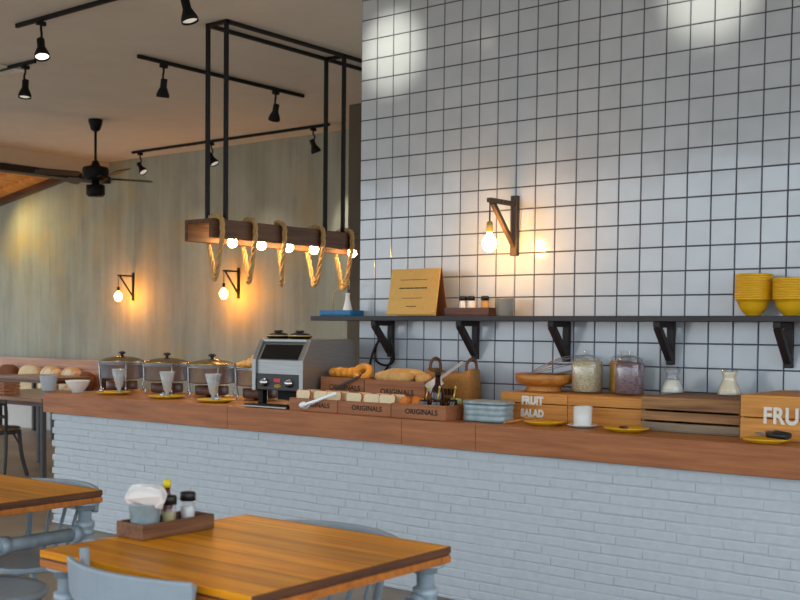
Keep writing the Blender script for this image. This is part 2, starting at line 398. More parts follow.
# ------------------------------------------------------------------ shelf on brackets
sh = tag(B().box(-4.74, 1.4, 5.467, WY - .004, 1.441, 1.470).obj('wall_shelf', 'shelf', bevel=.003), 'long dark wall shelf across the white tiles', 'shelf')
def bracket(x, label):
    t = thing('shelf_bracket', label, 'bracket', (x, WY - .004, 1.441), 0, 'dark brackets under the wall shelf')
    B().box(-.019, .019, -.03, 0, -.222, 0).obj('wall_post', 'bracket', t, bevel=.003)
    B().box(-.018, .018, -.20, -.03, -.03, -.0005).obj('arm', 'bracket', t, bevel=.003)
    B().bar((0, -.185, -.026), (0, -.026, -.192), .033, .036, (1, 0, 0)).obj('diagonal_brace', 'bracket', t, bevel=.003)
    return t
k0 = bracket(-4.25, 'dark shelf bracket nearest the kraft sign with a black cable looped on it')
for x, l in ((-3.632, 'dark shelf bracket above the burlap bag'), (-3.04, 'dark shelf bracket above the wooden bowl and oat jar'),
             (-2.44, 'dark shelf bracket above the first milk carafe'), (-1.845, 'dark shelf bracket under the stacked yellow bowls')):
    dup(k0, (x, WY - .004, 1.441), None, l)
cab = B()
P = lambda x, z, y=5.66: (x + .02, y, z)
import itertools
def smooth(pts, n=8):
    out = []; pts = [Vector(p) for p in pts]
    for i in range(len(pts) - 1):
        p0, p1, p2, p3 = pts[max(i - 1, 0)], pts[i], pts[i + 1], pts[min(i + 2, len(pts) - 1)]
        for k in range(n):
            t = k / n
            out.append(.5 * ((2 * p1) + (-p0 + p2) * t + (2 * p0 - 5 * p1 + 4 * p2 - p3) * t * t + (-p0 + 3 * p1 - 3 * p2 + p3) * t ** 3))
    out.append(pts[-1]); return out
cab.tube(smooth([P(-4.31, 1.33, 5.625), P(-4.35, 1.29, 5.62), P(-4.42, 1.20), P(-4.44, 1.08), P(-4.44, .93)]), .0075)
cab.tube(smooth([P(-4.33, 1.32, 5.618), P(-4.385, 1.26), P(-4.375, 1.19), P(-4.30, 1.165), P(-4.235, 1.20, 5.65), P(-4.225, 1.30, 5.62), P(-4.245, 1.34, 5.62)]), .0075)
cab.tube(smooth([P(-4.228, 1.30, 5.62), P(-4.25, 1.22), P(-4.30, 1.14), P(-4.36, 1.08), P(-4.38, .93)]), .0075)
tag(cab.obj('power_cable', 'blackplastic'), 'black cable looped over the shelf bracket on the tiles', 'cable')

# ------------------------------------------------------------------ things on the shelf
t = thing('blue_tray', 'blue tray at the left end of the dark shelf', 'tray', (-4.56, 5.56, 1.4705))
b = B(); b.box(-.125, .125, -.07, .07, 0, .006)
for a in ((-.125, .125, -.07, -.062), (-.125, .125, .062, .07), (-.125, -.117, -.062, .062), (.117, .125, -.062, .062)): b.box(*a, .006, .036)
b.obj('tray_body', 'blue', t, bevel=.003)
t = thing('glass_flask', 'small white conical flask standing in the blue tray', 'flask', (-4.512, 5.56, 1.4775))
B().lathe([(0, 0), (.035, 0), (.036, .01), (.014, .1), (.012, .13), (.016, .137), (.01, .137), (.0, .136)]).obj('flask_body', 'white', t)
t = thing('wire_holder', 'gold wire stand in the blue tray beside the flask', 'holder', (-4.60, 5.56, 1.4775))
b = B(); b.tube([(-.03, 0, 0), (-.03, 0, .13), (-.02, 0, .15), (.01, 0, .165), (.02, 0, .22), (.10, 0, .222)], .003)
b.tube([(.02, 0, .19), (.10, 0, .192)], .003); b.tube([(.10, 0, .222), (.10, 0, .16)], .003)
b.lathe([(0, 0), (.03, 0), (.03, .004), (0, .004)], (-.03, 0, 0)); b.obj('wire_frame', 'brass', t)

t = thing('table_sign', 'kraft board tent sign with dark printed lines on the shelf', 'sign', (-3.962, 5.53, 1.4705))
rt = Matrix.Rotation(-.17, 3, 'X'); rb = Matrix.Rotation(.24, 3, 'X')
fp = B().box(-.172, .18, -.006, 0, 0, .282).obj('front_panel', 'kraft', t); fp.location = (0, -.055, .001); fp.rotation_euler = (-.17, 0, 0)
bp = B().box(-.18, .18, 0, .006, 0, .286).obj('back_panel', 'leather', t); bp.location = (0, .065, .001); bp.rotation_euler = (.245, 0, 0)
lg = B().box(-.168, .172, -.02, -.0065, 0.006, .022).obj('ledge', 'kraft', fp)
for z, w, h in ((.215, .095, .003), (.165, .10, .007), (.105, .07, .003), (.055, .034, .005)):
    x = -w; b = B()
    while x < w:
        q = random.uniform(.008, .022); b.box(x, min(x + q, w), -.0072, -.006, z - h / 2, z + h / 2); x += q + .004
    b.obj('printed_line', 'ink', fp)

t = thing('shaker_box', 'shallow dark wooden box on the shelf holding shakers', 'box', (-3.59, 5.56, 1.4705))
b = B(); b.box(-.15, .15, -.06, .06, 0, .008)
for a in ((-.15, .15, -.06, -.052), (-.15, .15, .052, .06), (-.15, -.142, -.052, .052), (.142, .15, -.052, .052)): b.box(*a, .008, .047)
b.obj('box_body', 'darkwood', t, bevel=.002)
sk = None
for i, (x, l, cm) in enumerate(((-3.648, 'salt shaker with dark cap at the left end of the shelf box', 'salt'), (-3.594, 'salt shaker with dark cap in the middle of the shelf box', 'salt'), (-3.50, 'amber pepper shaker with dark cap at the right end of the shelf box', 'loaf'))):
    t = thing('shaker', l, 'shaker', (x, 5.555, 1.479), 0, 'shakers on the shelf')
    B().lathe([(0, 0), (.022, 0), (.024, .01), (.022, .07), (.02, .08), (0, .08)]).obj('shaker_body', cm, t)
    B().lathe([(.0, .081), (.024, .081), (.024, .1), (.02, .106), (0, .107)]).obj('cap', 'blackplastic', t)
t = thing('metal_cup', 'dull steel cup standing on the shelf right of the shakers', 'cup', (-3.372, 5.56, 1.4705))
B().lathe([(0, 0), (.042, 0), (.046, .004), (.052, .093), (.054, .097), (.05, .097), (.044, .008), (0, .008)]).obj('cup_body', 'tincup', t)
B().tube([(.0515 * math.cos(a * PI / 20), .0515 * math.sin(a * PI / 20), .096) for a in range(40)], .003, 6, closed=True).obj('rim', 'steel', t)

def bowl_mesh():
    b = B()
    b.lathe([(0, 0), (.034, 0), (.036, .006), (.05, .018), (.062, .034), (.072, .058), (.079, .076), (.0835, .076), (.0865, .079), (.0865, .0855), (.083, .088), (.0785, .083), (.0745, .072), (.068, .056), (.058, .036), (.045, .022), (.03, .013), (0, .012)], seg=40)
    return b
bo = None
for s, (x, n) in enumerate(((-1.985, 11), (-1.805, 9))):
    for k in range(n):
        where = 'left yellow stack on the shelf' if s == 0 else 'right yellow stack on the shelf'
        pos = 'bottom' if k == 0 else 'topmost' if k == n - 1 else ORD[k] + ' from the bottom'
        l = f'yellow bowl, {pos} of the {where}'
        z = 1.4705 + k * .0115
        if bo is None:
            bo = bowl_mesh().obj('yellow_bowl', 'yellow', loc=(x, 5.565, z)); tag(bo, l, 'bowl', 'stacked yellow bowls on the shelf')
        else:
            c = bo.copy(); COL.objects.link(c); c.location = (x, 5.565, z); c['label'] = l; c.rotation_euler = (0, 0, random.uniform(0, 6))

# ------------------------------------------------------------------ wall sconces
def sconce(loc, label, s=1.0, wm='black', lit='sconceglobe', post=.34, arm=.235, w=.035, globe=.036, drop=.10):
    t = thing('wall_sconce', label, 'wall lamp', loc, 0, 'bracket wall lamps with bare bulbs')
    B().box(-w * .6, w * .6, -w * .8, 0, -post, 0).obj('wall_post', wm, t, bevel=.003)
    B().box(-w * .4, w * .4, -arm, -w * .8, -.035 - w * .7, -.035).obj('arm', wm, t, bevel=.003)
    B().bar((0, -arm * .86, -.035 - w * .7), (0, -w * .6, -post * .84), w * .7, w * .7, (1, 0, 0)).obj('diagonal_brace', wm, t, bevel=.003)
    ya = -arm + .012; z0 = -.035 - w * .7
    B().tube([(0, ya, z0), (0, ya, z0 - drop)], .004).obj('cord', 'blackplastic', t)
    B().lathe([(0, 0), (.012, 0), (.018, -.008), (.019, -.055), (.014, -.06), (0, -.06)], (0, ya, z0 - drop)).obj('socket', 'brass' if wm != 'black' else 'black', t)
    zb = z0 - drop - .06
    B().lathe([(.012, .0), (.016, -.014), (globe * .8, -.034), (globe, -.034 - globe * .7), (globe * .86, -.034 - globe * 1.3), (globe * .45, -.034 - globe * 1.75), (0, -.034 - globe * 1.9)], (0, ya, zb)).obj('bulb', lit, t)
    return t
sconce((-3.38, WY - .004, 2.155), 'grey wooden bracket lamp with a glowing bulb on the white tiles', wm='sconcewood', w=.036, globe=.04, arm=.292, drop=.105)
sconce((-11.69, BY - .002, 2.10), 'black bracket lamp with bare bulb on the concrete wall further from the tiles', lit='farglobe', post=.37, arm=.27, w=.026, globe=.05, drop=.14)
sconce((-9.735, BY - .002, 2.11), 'black bracket lamp with bare bulb on the concrete wall below the rope beam', lit='farglobe', post=.37, arm=.27, w=.026, globe=.05, drop=.14)

# ------------------------------------------------------------------ hanging beam light with ropes
BX0, BX1, BZ0, BZ1 = -6.10, -5.82, 2.015, 2.165
cx = (BX0 + BX1) / 2
hb = thing('hanging_beam_light', 'reclaimed wood beam lamp with globe bulbs on a black ceiling frame', 'pendant light', (cx, 6.8, 2.09))
def hl(x, y, z): return (x - cx, y - 6.8, z - 2.09)
b = B()
for x0, x1, z0, z1 in ((BX0, BX0 + .03, BZ0 - .004, BZ1), (BX1 - .03, BX1, BZ0 + .014, BZ1), (BX0 + .03, BX1 - .03, BZ1 - .03, BZ1)):
    b.box(x0 - cx, x1 - cx, 5.64 - 6.8, 7.95 - 6.8, z0 - 2.09, z1 - 2.09)
b.obj('beam', 'beam', hb, bevel=.006)
xs = (-6.06, -5.872)
for y in (5.83, 7.165, 7.85):
    for x in xs: B().bar(hl(x, y, BZ1), hl(x, y, CH - .001), .026).obj('post', 'black', hb)
b = B()
for x in xs: b.bar(hl(x, 5.815, CH - .0145), hl(x, 7.88, CH - .0145), .026)
for y in (5.83, 7.165, 7.85): b.bar(hl(xs[0], y, CH - .0145), hl(xs[1], y, CH - .0145), .026)
b.obj('top_frame', 'black', hb)
for y in (5.99, 6.30, 6.61, 6.91, 7.40):
    sk = B().cyl(hl(cx, y, BZ1 - .03), hl(cx, y, 2.055), .02).obj('socket', 'black', hb)
    B().blob(hl(cx, y, 2.018), .037, .037, .037, 20).obj('bulb', 'globe', sk)
def rope(y, low, label, skew):
    pts = []
    n = 150; w = (BX1 - BX0) / 2 + .024
    ctrl = [(w, BZ1 - .02, 0), (w * .86, BZ1 + .012, 0), (w * .45, BZ1 + .026, .01), (-w * .45, BZ1 + .026, skew * .6), (-w * .86, BZ1 + .012, skew * .9), (-w, BZ1 - .02, skew), (-w, BZ0, skew),
            (-w * .74, BZ0 - .09, skew * .9), (-w * .36, low + .045, skew * .74), (-.005, low, skew * .5), (w * .40, low + .05, skew * .27), (w * .82, BZ0 - .08, skew * .06), (w, BZ0 + .01, 0)]
    ctrl = [Vector((a, c, z)) for a, z, c in ctrl]
    m = len(ctrl)
    for i in range(m):
        p0, p1, p2, p3 = ctrl[i - 1], ctrl[i], ctrl[(i + 1) % m], ctrl[(i + 2) % m]
        for k in range(14):
            t = k / 14
            pts.append(.5 * ((2 * p1) + (-p0 + p2) * t + (2 * p0 - 5 * p1 + 4 * p2 - p3) * t * t + (-p0 + 3 * p1 - 3 * p2 + p3) * t ** 3))
    b = B(); N = len(pts); turns = 9
    for s in range(3):
        st = []
        for i, p in enumerate(pts):
            d = (pts[(i + 1) % N] - pts[i - 1]).normalized(); u = Vector((0, 1, 0)); u = (u - d * u.dot(d)).normalized(); v = d.cross(u)
            a = 2 * PI * (s / 3 + turns * i / N)
            st.append(p + (u * math.cos(a) + v * math.sin(a)) * .0112)
        b.tube(st, .0090, 8, closed=True)
    o = b.obj('rope_loop', 'rope', loc=(cx, y, 0)); return tag(o, label, 'rope', 'rope loops around the hanging beam')
rope(5.72, 1.745, 'hemp rope loop at the open end of the hanging beam', .185)
rope(6.06, 1.735, 'second hemp rope loop from the open end of the beam', .21)
rope(6.38, 1.725, 'third hemp rope loop hanging from the middle of the beam', .30)
rope(6.83, 1.735, 'fourth hemp rope loop from the open end of the beam', .185)
rope(7.19, 1.72, 'hemp rope loop on the beam nearest the tiled wall', .19)

# ------------------------------------------------------------------ ceiling tracks, spot heads, fan, vent
def track(a, c, label):
    b = B().bar(a, c, .026, .03); o = b.obj('ceiling_track', 'black', bevel=.003); return tag(o, label, 'light track', 'black spotlight tracks on the ceiling')
tz = CH - .016
track((-7.18, 6.12, tz), (-7.18, 8.16, tz), 'black ceiling track running behind the hanging beam frame')
track((-11.2, 9.46, tz), (-7.95, 9.46, tz), 'black ceiling track along the concrete wall')
track((-7.16, 4.95, tz), (-5.0, 4.95, tz), 'black ceiling track nearest the top left corner')
track((-9.6, 5.70, tz), (-7.98, 5.70, tz), 'short black ceiling track at the left edge')
track((-5.32, 3.4, tz), (-5.32, 5.12, tz), 'black ceiling track left of the top of the hanging frame')
track((-5.0, 4.55, tz), (-.4, 4.55, tz), 'black ceiling track washing the white tiled wall')
def spot(x, y, d, label, lit='lamp_dim', power=30, drop=.17, col=(1, .86, .66), size=1.1):
    t = thing('spot_head', label, 'spotlight', (x, y, CH - .031), 0, 'track spotlight heads')
    B().box(-.016, .016, -.035, .035, -.03, 0).obj('adapter', 'black', t, bevel=.002)
    d = Vector(d).normalized(); side = Vector((d.x, d.y, 0)); side = side.normalized() if side.length > .01 else Vector((1, 0, 0))
    B().tube(smooth([(0, 0, -.03), (0, 0, -.06), side * .018 + Vector((0, 0, -.10)), Vector((0, 0, -drop + .02))]), .009).obj('stem', 'black', t)
    q = d.to_track_quat('Z', 'Y').to_matrix()
    def orient(o): o.rotation_euler = q.to_euler(); o.location = (0, 0, -drop)
    h = B().lathe([(0, -.05), (.026, -.05), (.028, -.045), (.028, .015), (.03, .02), (.054, .075), (.056, .10), (.051, .10), (.049, .077), (.0, .06)]).obj('lamp_shade', 'black', t); orient(h)
    f = B().lathe([(0, .098), (.03, .096), (.049, .088), (.049, .082), (0, .075)]).obj('lens', lit, t); orient(f)
    if power:
        L = lamp('spot_light', 'SPOT', Vector((0, 0, -drop)) + d * .115, power, col, t, shadow_soft_size=.03, spot_size=size, spot_blend=1.0); aim(L, d)
    return t
spot(-6.86, 4.95, (.35, -.15, -1), 'spotlight head with bright white lens on the top left track', 'lamp_lit', 90)
spot(-8.12, 5.70, (.05, -.1, -1), 'black spotlight head on the short track at the left edge', 'lamp_dim', 60)
spot(-7.18, 6.40, (-.25, .1, -1), 'black spotlight head left of the hanging frame posts', 'lamp_dim', 90)
spot(-7.18, 7.77, (-.45, .25, -1), 'black spotlight head between the hanging frame posts', 'lamp_dim', 90)
spot(-11.05, 9.46, (.75, .1, -1), 'black spotlight head near the ceiling fan by the concrete wall', 'lamp_dim', 30)
spot(-9.77, 9.46, (.6, .12, -1), 'black spotlight head behind the left posts by the concrete wall', 'lamp_dim', 30)
spot(-8.18, 9.46, (.22, .34, -1), 'spotlight head lighting the concrete wall beside the dark return wall', 'lamp_lit', 60, size=.9)
spot(-5.32, 4.93, (.25, .1, -1), 'black spotlight head at the top edge left of the hanging frame', 'lamp_dim', 90)
for x, l in ((-4.28, 'spotlight head washing the left end of the tiled wall'), (-2.28, 'spotlight head washing the right part of the tiled wall')):
    spot(x, 4.55, (0, .95, -.24), l, 'lamp_lit', 62, size=.58, col=(1, .9, .7))

t = thing('soffit_lamp', 'yellow downlight under the timber soffit washing the concrete wall', 'spotlight', (-14.3, 9.25, 3.28))
B().lathe([(0, 0), (.07, 0), (.075, -.01), (.075, -.10), (.065, -.10), (.06, -.03), (0, -.03)]).obj('lamp_body', 'black', t)
B().lathe([(0, -.035), (.055, -.035), (.055, -.04), (0, -.045)]).obj('lens', 'lamp_lit', t)
aim(lamp('soffit_light', 'SPOT', (0, 0, -.11), 48, (1, .74, .28), t, shadow_soft_size=.05, spot_size=2.3, spot_blend=1.0), (.5, .55, -.62))
fx, fy = -9.79, 7.76
f = thing('ceiling_fan', 'black ceiling fan on a long rod by the concrete wall', 'fan', (fx, fy, CH))
B().lathe([(0, 0), (.075, 0), (.075, -.03), (.05, -.11), (.02, -.13), (0, -.13)]).obj('canopy', 'black', f)
B().cyl((0, 0, -.12), (0, 0, -.52), .014).obj('rod', 'black', f)
B().lathe([(0, -.44), (.03, -.44), (.05, -.49), (.13, -.51), (.14, -.53), (.14, -.62), (.11, -.65), (0, -.65)]).obj('motor', 'black', f)
B().lathe([(0, -.648), (.04, -.65), (.04, -.69), (.10, -.70), (.10, -.80), (.08, -.82), (0, -.82)]).obj('switch_cup', 'black', f)
for k in range(4):
    a = k * PI / 2 + math.radians(65)
    ar = B().box(.13, .28, -.018, .018, -.632, -.62).obj('blade_arm', 'black', f); ar.rotation_euler = (0, 0, a)
    bl = B(); bl.prism([(.2, -.05), (.26, -.07), (.62, -.085), (.66, -.05), (.66, .05), (.62, .085), (.26, .07), (.2, .05)], -.624, -.616, 'Z')
    o = bl.obj('blade', 'trimdark', f, bevel=.002); o.rotation_euler = (.22, 0, a)
t = thing('ceiling_vent', 'white square air vent on the ceiling at the left edge', 'vent', (-8.66, 5.60, CH))
B().box(-.3, .3, -.26, .26, -.02, -.001).obj('vent_frame', 'white', t, bevel=.004)
b = B()
for k in range(7): b.box(-.24, .24, -.2 + k * .063, -.2 + k * .063 + .02, -.026, -.0195)
b.obj('vent_slats', 'cream', t)
# ------------------------------------------------------------------ buffet: chafing dishes, glasses, plates
t = thing('serving_bowl', 'white fluted bowl at the left end of the worktop', 'bowl', (-6.585, 5.06, CZ + .0015))
B().lathe([(0, 0), (.04, 0), (.042, .012), (.05, .02), (.072, .05), (.084, .078), (.088, .088), (.083, .088), (.066, .05), (.045, .028), (0, .022)], seg=48, flute=.025, nfl=16).obj('bowl_body', 'white', t)

def chafing(x, label, lid=True):
    t = thing('chafing_dish', label, 'chafing dish', (x, 5.45, CZ + .001), 0, 'round chafing dishes on the worktop')
    B().lathe([(0, .09), (.13, .091), (.15, .096), (.157, .106), (.158, .205), (.166, .21), (.166, .215), (.15, .215), (.15, .13), (.13, .1), (0, .09)], seg=48).obj('pan', 'pansteel', t)
    b = B(); b.tube([(.164 * math.cos(a * PI / 18), .164 * math.sin(a * PI / 18), .2) for a in range(36)], .005, 6, closed=True)
    b.obj('stand_ring', 'steel', t)
    for k in range(4):
        a = k * PI / 2 + math.radians(60)
        c, s = math.cos(a), math.sin(a)
        B().tube(smooth([(.176 * c, .176 * s, .225), (.168 * c, .168 * s, .19), (.163 * c, .163 * s, .1), (.152 * c, .152 * s, .03), (.166 * c, .166 * s, .004)]), .0055).obj('leg', 'chrome', t)
    B().lathe([(0, 0), (.036, 0), (.038, .004), (.038, .05), (.03, .055), (.024, .05), (0, .05)]).obj('burner', 'black', t)
    B().lathe([(.05, .012), (.11, .012), (.115, .02), (.115, .07), (.11, .074), (.06, .07)], seg=36).obj('fuel_holder', 'darkwood', t)
    if lid:
        L = B().lathe([(.165, .216), (.168, .222), (.155, .228), (.12, .242), (.07, .253), (0, .258), (0, .25), (.07, .245), (.12, .234), (.15, .222), (.165, .216)], seg=48).obj('dish_lid', 'lid', t)
        b = B(); b.cyl((0, 0, .256), (0, 0, .272), .012); b.blob((0, 0, .282), .034, .022, .012, 14)
        b.obj('knob', 'blackplastic', L)
    return t
c0 = chafing(-6.565, 'leftmost round steel chafing dish, beside the white fluted bowl')
dup(c0, (-6.072, 5.45, CZ + .001), None, 'second round steel chafing dish from the left end of the worktop')
dup(c0, (-5.614, 5.45, CZ + .001), None, 'third round steel chafing dish, left of the uncovered one')
chafing(-5.16, 'uncovered chafing dish heaped with golden bread beside the toaster', False)
b = B()
for k in range(34):
    a = random.uniform(0, 2 * PI); r = .12 * math.sqrt(random.random())
    b.blob((r * math.cos(a) - .03, r * math.sin(a), .215 + .085 * (1 - r / .14) * random.uniform(.4, 1)), .034, .024, .02, 10, .14, random.uniform(0, 3))
b.lathe([(0, .212), (.14, .206), (.148, .2), (0, .18)])
tag(b.obj('bread_pieces', 'fries', loc=(-5.16, 5.45, CZ)), 'heap of golden bread pieces in the uncovered chafing dish', 'bread', kind='stuff')

def plate_mesh(r): return B().lathe([(0, 0), (r * .62, 0), (r * .66, .004), (r * .96, .014), (r, .018), (r * .985, .0205), (r * .7, .009), (r * .62, .006), (0, .006)], seg=44)
p0 = tag(plate_mesh(.125).obj('plate', 'yellow', loc=(-6.255, 5.12, CZ + .001)), 'yellow plate in front of the leftmost chafing dish', 'plate', 'yellow plates on the worktop')
def plate(x, y, label, s=1.0):
    o = p0.copy(); COL.objects.link(o); o.location = (x, y, CZ + .001); o['label'] = label; o.scale = (s, s, 1); return o
plate(-5.681, 5.10, 'yellow plate in front of the second chafing dish')
plate(-5.19, 5.08, 'yellow plate in front of the third chafing dish, left of the toaster')
plate(-2.837, 5.075, 'empty yellow plate in front of the lettered fruit crate', .85)
plate(-2.377, 5.03, 'yellow plate right of the white cup with a small dark spoon on it', .85)
plate(-1.70, 4.955, 'yellow plate at the right edge with black handled spoons', .78)

g0 = None
for x, y, l in ((-6.235, 5.15, 'tall fluted glass on the yellow plate by the leftmost chafing dish'), (-5.70, 5.12, 'tall fluted glass on the yellow plate by the second chafing dish'), (-5.245, 5.105, 'tall fluted glass on the yellow plate by the third chafing dish')):
    if g0 is None:
        g0 = thing('sundae_glass', l, 'glass', (x, y, CZ + .0085), 0, 'tall glasses on yellow plates')
        B().lathe([(0, 0), (.034, 0), (.036, .004), (.014, .014), (.012, .03), (.026, .05), (.036, .1), (.052, .17), (.0495, .17), (.033, .1), (.022, .055), (0, .045)], seg=40, flute=.03, nfl=10).obj('glass_body', 'frost', g0)
    else: dup(g0, (x, y, CZ + .0085), .3, l)
q0 = None
for x, y, l in ((-6.335, 5.075, 'tiny steel cup on the leftmost yellow plate'), (-5.645, 5.03, 'tiny steel cup on the yellow plate by the second chafing dish'), (-5.135, 5.035, 'tiny steel cup on the yellow plate nearest the toaster')):
    if q0 is None:
        q0 = tag(B().lathe([(0, 0), (.014, 0), (.017, .035), (.015, .035), (.012, .004), (0, .004)]).obj('sauce_cup', 'chrome', loc=(x, y, CZ + .0085)), l, 'cup', 'tiny steel cups on yellow plates')
    else:
        o = q0.copy(); COL.objects.link(o); o.location = (x, y, CZ + .0085); o['label'] = l

# ------------------------------------------------------------------ conveyor toaster
tx, ty = -4.58, 5.22
ts = thing('conveyor_toaster', 'steel conveyor toaster with black window and two dials on the worktop', 'toaster', (tx, ty, CZ + .001))
Z = lambda z: z - CZ - .001
hw = .205
prof = [(4.995 - ty, Z(1.02)), (4.995 - ty, Z(1.20)), (5.06 - ty, Z(1.308)), (5.46 - ty, Z(1.308)), (5.46 - ty, Z(1.02))]
B().prism(prof, -hw + .03, hw - .03, 'X').obj('body', 'steel', ts, bevel=.004)
prof2 = [(4.98 - ty, Z(1.015)), (4.98 - ty, Z(1.203)), (5.052 - ty, Z(1.325)), (5.465 - ty, Z(1.325)), (5.465 - ty, Z(1.015))]
for a, c in ((-hw, -hw + .03), (hw - .03, hw)): B().prism(prof2, a, c, 'X').obj('side_panel', 'steel', ts, bevel=.004)
B().box(-hw + .0301, hw - .0301, 5.05 - ty, 5.465 - ty, Z(1.3085), Z(1.327)).obj('top_plate', 'steel', ts, bevel=.003)
n = Vector((0, 1.203 - 1.325, 5.052 - 4.98)).normalized()
sl = Vector((0, .065, .108)).normalized()
o0 = Vector((0, 4.995 - ty, Z(1.20)))
b = B()
pA, pB = o0 + sl * .006, o0 + sl * .106
nn = Vector((0, -sl.z, sl.y))
vs = [b.bm.verts.new(p) for p in (pA + Vector((-.15, 0, 0)) , pA + Vector((.15, 0, 0)), pB + Vector((.15, 0, 0)), pB + Vector((-.15, 0, 0)))]
ws = [b.bm.verts.new(v.co + nn * .004) for v in vs]
b.bm.faces.new(ws)
for i in range(4): b.bm.faces.new([vs[i], vs[(i + 1) % 4], ws[(i + 1) % 4], ws[i]])
b.obj('window', 'blackglass', ts)
yf = 4.995 - ty
B().box(-hw + .032, hw - .032, yf - .006, yf + .001, Z(1.022), Z(1.118)).obj('control_panel', 'blackplastic', ts, bevel=.002)
for x in (-.105, .095):
    k = B().lathe([(0, 0), (.026, 0), (.026, .008), (.02, .012), (.018, .026), (0, .027)]).obj('dial', 'chrome', ts); k.location = (x, yf - .006, Z(1.066)); k.rotation_euler = (PI / 2, 0, 0)
B().box(-.03, .022, yf - .0085, yf - .006, Z(1.07), Z(1.092)).obj('red_badge', 'red', ts, bevel=.003)
b = B(); b.lathe([(0, 0), (.03, 0), (.03, .002), (.024, .002), (.024, .0014), (0, .0014)], seg=30)
ob = b.obj('oval_badge', 'brass', ts); ob.location = (0, yf - .006, Z(1.047)); ob.rotation_euler = (PI / 2, 0, 0); ob.scale = (.9, .36, 1)
for x in (-.17, .17):
    for y in (5.04, 5.42): B().box(x - .02, x + .02, y - .02 - ty, y + .02 - ty, 0, Z(1.0155)).obj('foot', 'black', ts, bevel=.003)
B().box(-.14, .14, 5.14 - ty, 5.40 - ty, Z(.955), Z(1.019)).obj('lower_housing', 'black', ts, bevel=.003)
tr = B().box(-.20, .155, 4.90 - ty, 5.01 - ty, .006, .02).obj('tray', 'black', ts, bevel=.003)
B().box(-.20, .155, 4.893 - ty, 4.8995 - ty, .004, .013).obj('tray_lip', 'steel', tr, bevel=.001)
li = None
for x, y, l in ((-4.705, 5.13, 'black round covered dish on the toaster top, left one'), (-4.53, 5.13, 'black round covered dish on the toaster top, right one beside the steel side')):
    if li is None:
        li = thing('covered_dish', l, 'dish', (x, y, 1.3275), 0, 'black dishes on the toaster')
        B().lathe([(0, 0), (.06, 0), (.074, .014), (.075, .02), (.064, .024), (.05, .033), (0, .038)], seg=36).obj('lid_dish', 'black', li)
        B().lathe([(0, .037), (.02, .037), (.03, .044), (.022, .053), (0, .054)]).obj('knob', 'blackplastic', li)
        B().tube([(.072 * math.cos(a * PI / 16), .072 * math.sin(a * PI / 16), .0185) for a in range(32)], .004, 6, closed=True).obj('rim', 'brass', li)
    else: dup(li, (x, y, 1.3275), .5, l)

# ------------------------------------------------------------------ bread crates
def open_crate(x0, x1, y0, y1, h, label, txt, tsize, tz, z=CZ + .001, mat='crate_bread', group='lettered bread crates'):
    cx_, cy_ = (x0 + x1) / 2, (y0 + y1) / 2; w, d = (x1 - x0) / 2, (y1 - y0) / 2
    t = thing('bread_crate', label, 'crate', (cx_, cy_, z), 0, group)
    b = B(); k = .011
    b.box(-w, w, -d, -d + k, 0, h); b.box(-w, w, d - k, d, 0, h)
    b.box(-w, -w + k, -d + k, d - k, 0, h); b.box(w - k, w, -d + k, d - k, 0, h); b.box(-w + k, w - k, -d + k, d - k, .002, .01)
    b.obj('crate_box', mat, t, bevel=.0015)
    if txt: text(txt, tsize, (.02, -d - .0002, tz), t, 'ink', bold=.001, sx=1.05)
    return t
open_crate(-4.405, -4.045, 4.90, 5.09, .073, 'front bread crate beside the toaster, with steel tongs across it', 'ORIGINALS', .038, .037)
open_crate(-4.040, -3.672, 4.90, 5.09, .073, 'front bread crate in the middle, full of white toast slices', 'ORIGINALS', .038, .037)
open_crate(-3.667, -3.315, 4.90, 5.09, .078, 'front bread crate at the right, holding jam jars and toast', 'ORIGINALS', .038, .037)
open_crate(-4.355, -4.03, 5.12, 5.33, .19, 'rear bread crate beside the toaster, under the golden rolls', 'ORIGINALS', .042, .13)
open_crate(-4.025, -3.605, 5.12, 5.27, .185, 'rear bread crate on the right, under the long loaves', 'ORIGINALS', .042, .12)

def slice_thing(x, y, z, label, rx, rz, grp):
    t = thing('toast_slice', label, 'toast', (x, y, z), 0, grp); t.rotation_euler = (rx, 0, rz)
    w, h, th = .052, .102, .0065
    prof = [(-w * .92, 0), (w * .92, 0), (w * .94, h * .6), (w, h * .75), (w * .97, h * .92), (w * .8, h), (-w * .8, h), (-w * .97, h * .92), (-w, h * .75), (-w * .94, h * .6)]
    B().prism(prof, -th, th, 'Y').obj('crumb', 'crumb', t, bevel=.002)
    b = B(); n = len(prof); sc = lambda p, k: (p[0] * k, (p[1] - h / 2) * k + h / 2)
    for i in range(n):
        a, c = prof[i], prof[(i + 1) % n]; A, C = sc(a, 1.05), sc(c, 1.05); a, c = sc(a, 1.001), sc(c, 1.001)
        vs = [[b.bm.verts.new((p[0], yy, p[1])) for p in (a, c, C, A)] for yy in (-th * .9, th * .9)]
        b.bm.faces.new(vs[0]); b.bm.faces.new(vs[1][::-1]); b.bm.faces.new([vs[0][3], vs[0][2], vs[1][2], vs[1][3]])
    b.obj('crust', 'crust', t)
    return t
xs6 = (-4.334, -4.20, -4.115, -3.957, -3.835, -3.725); s0 = None
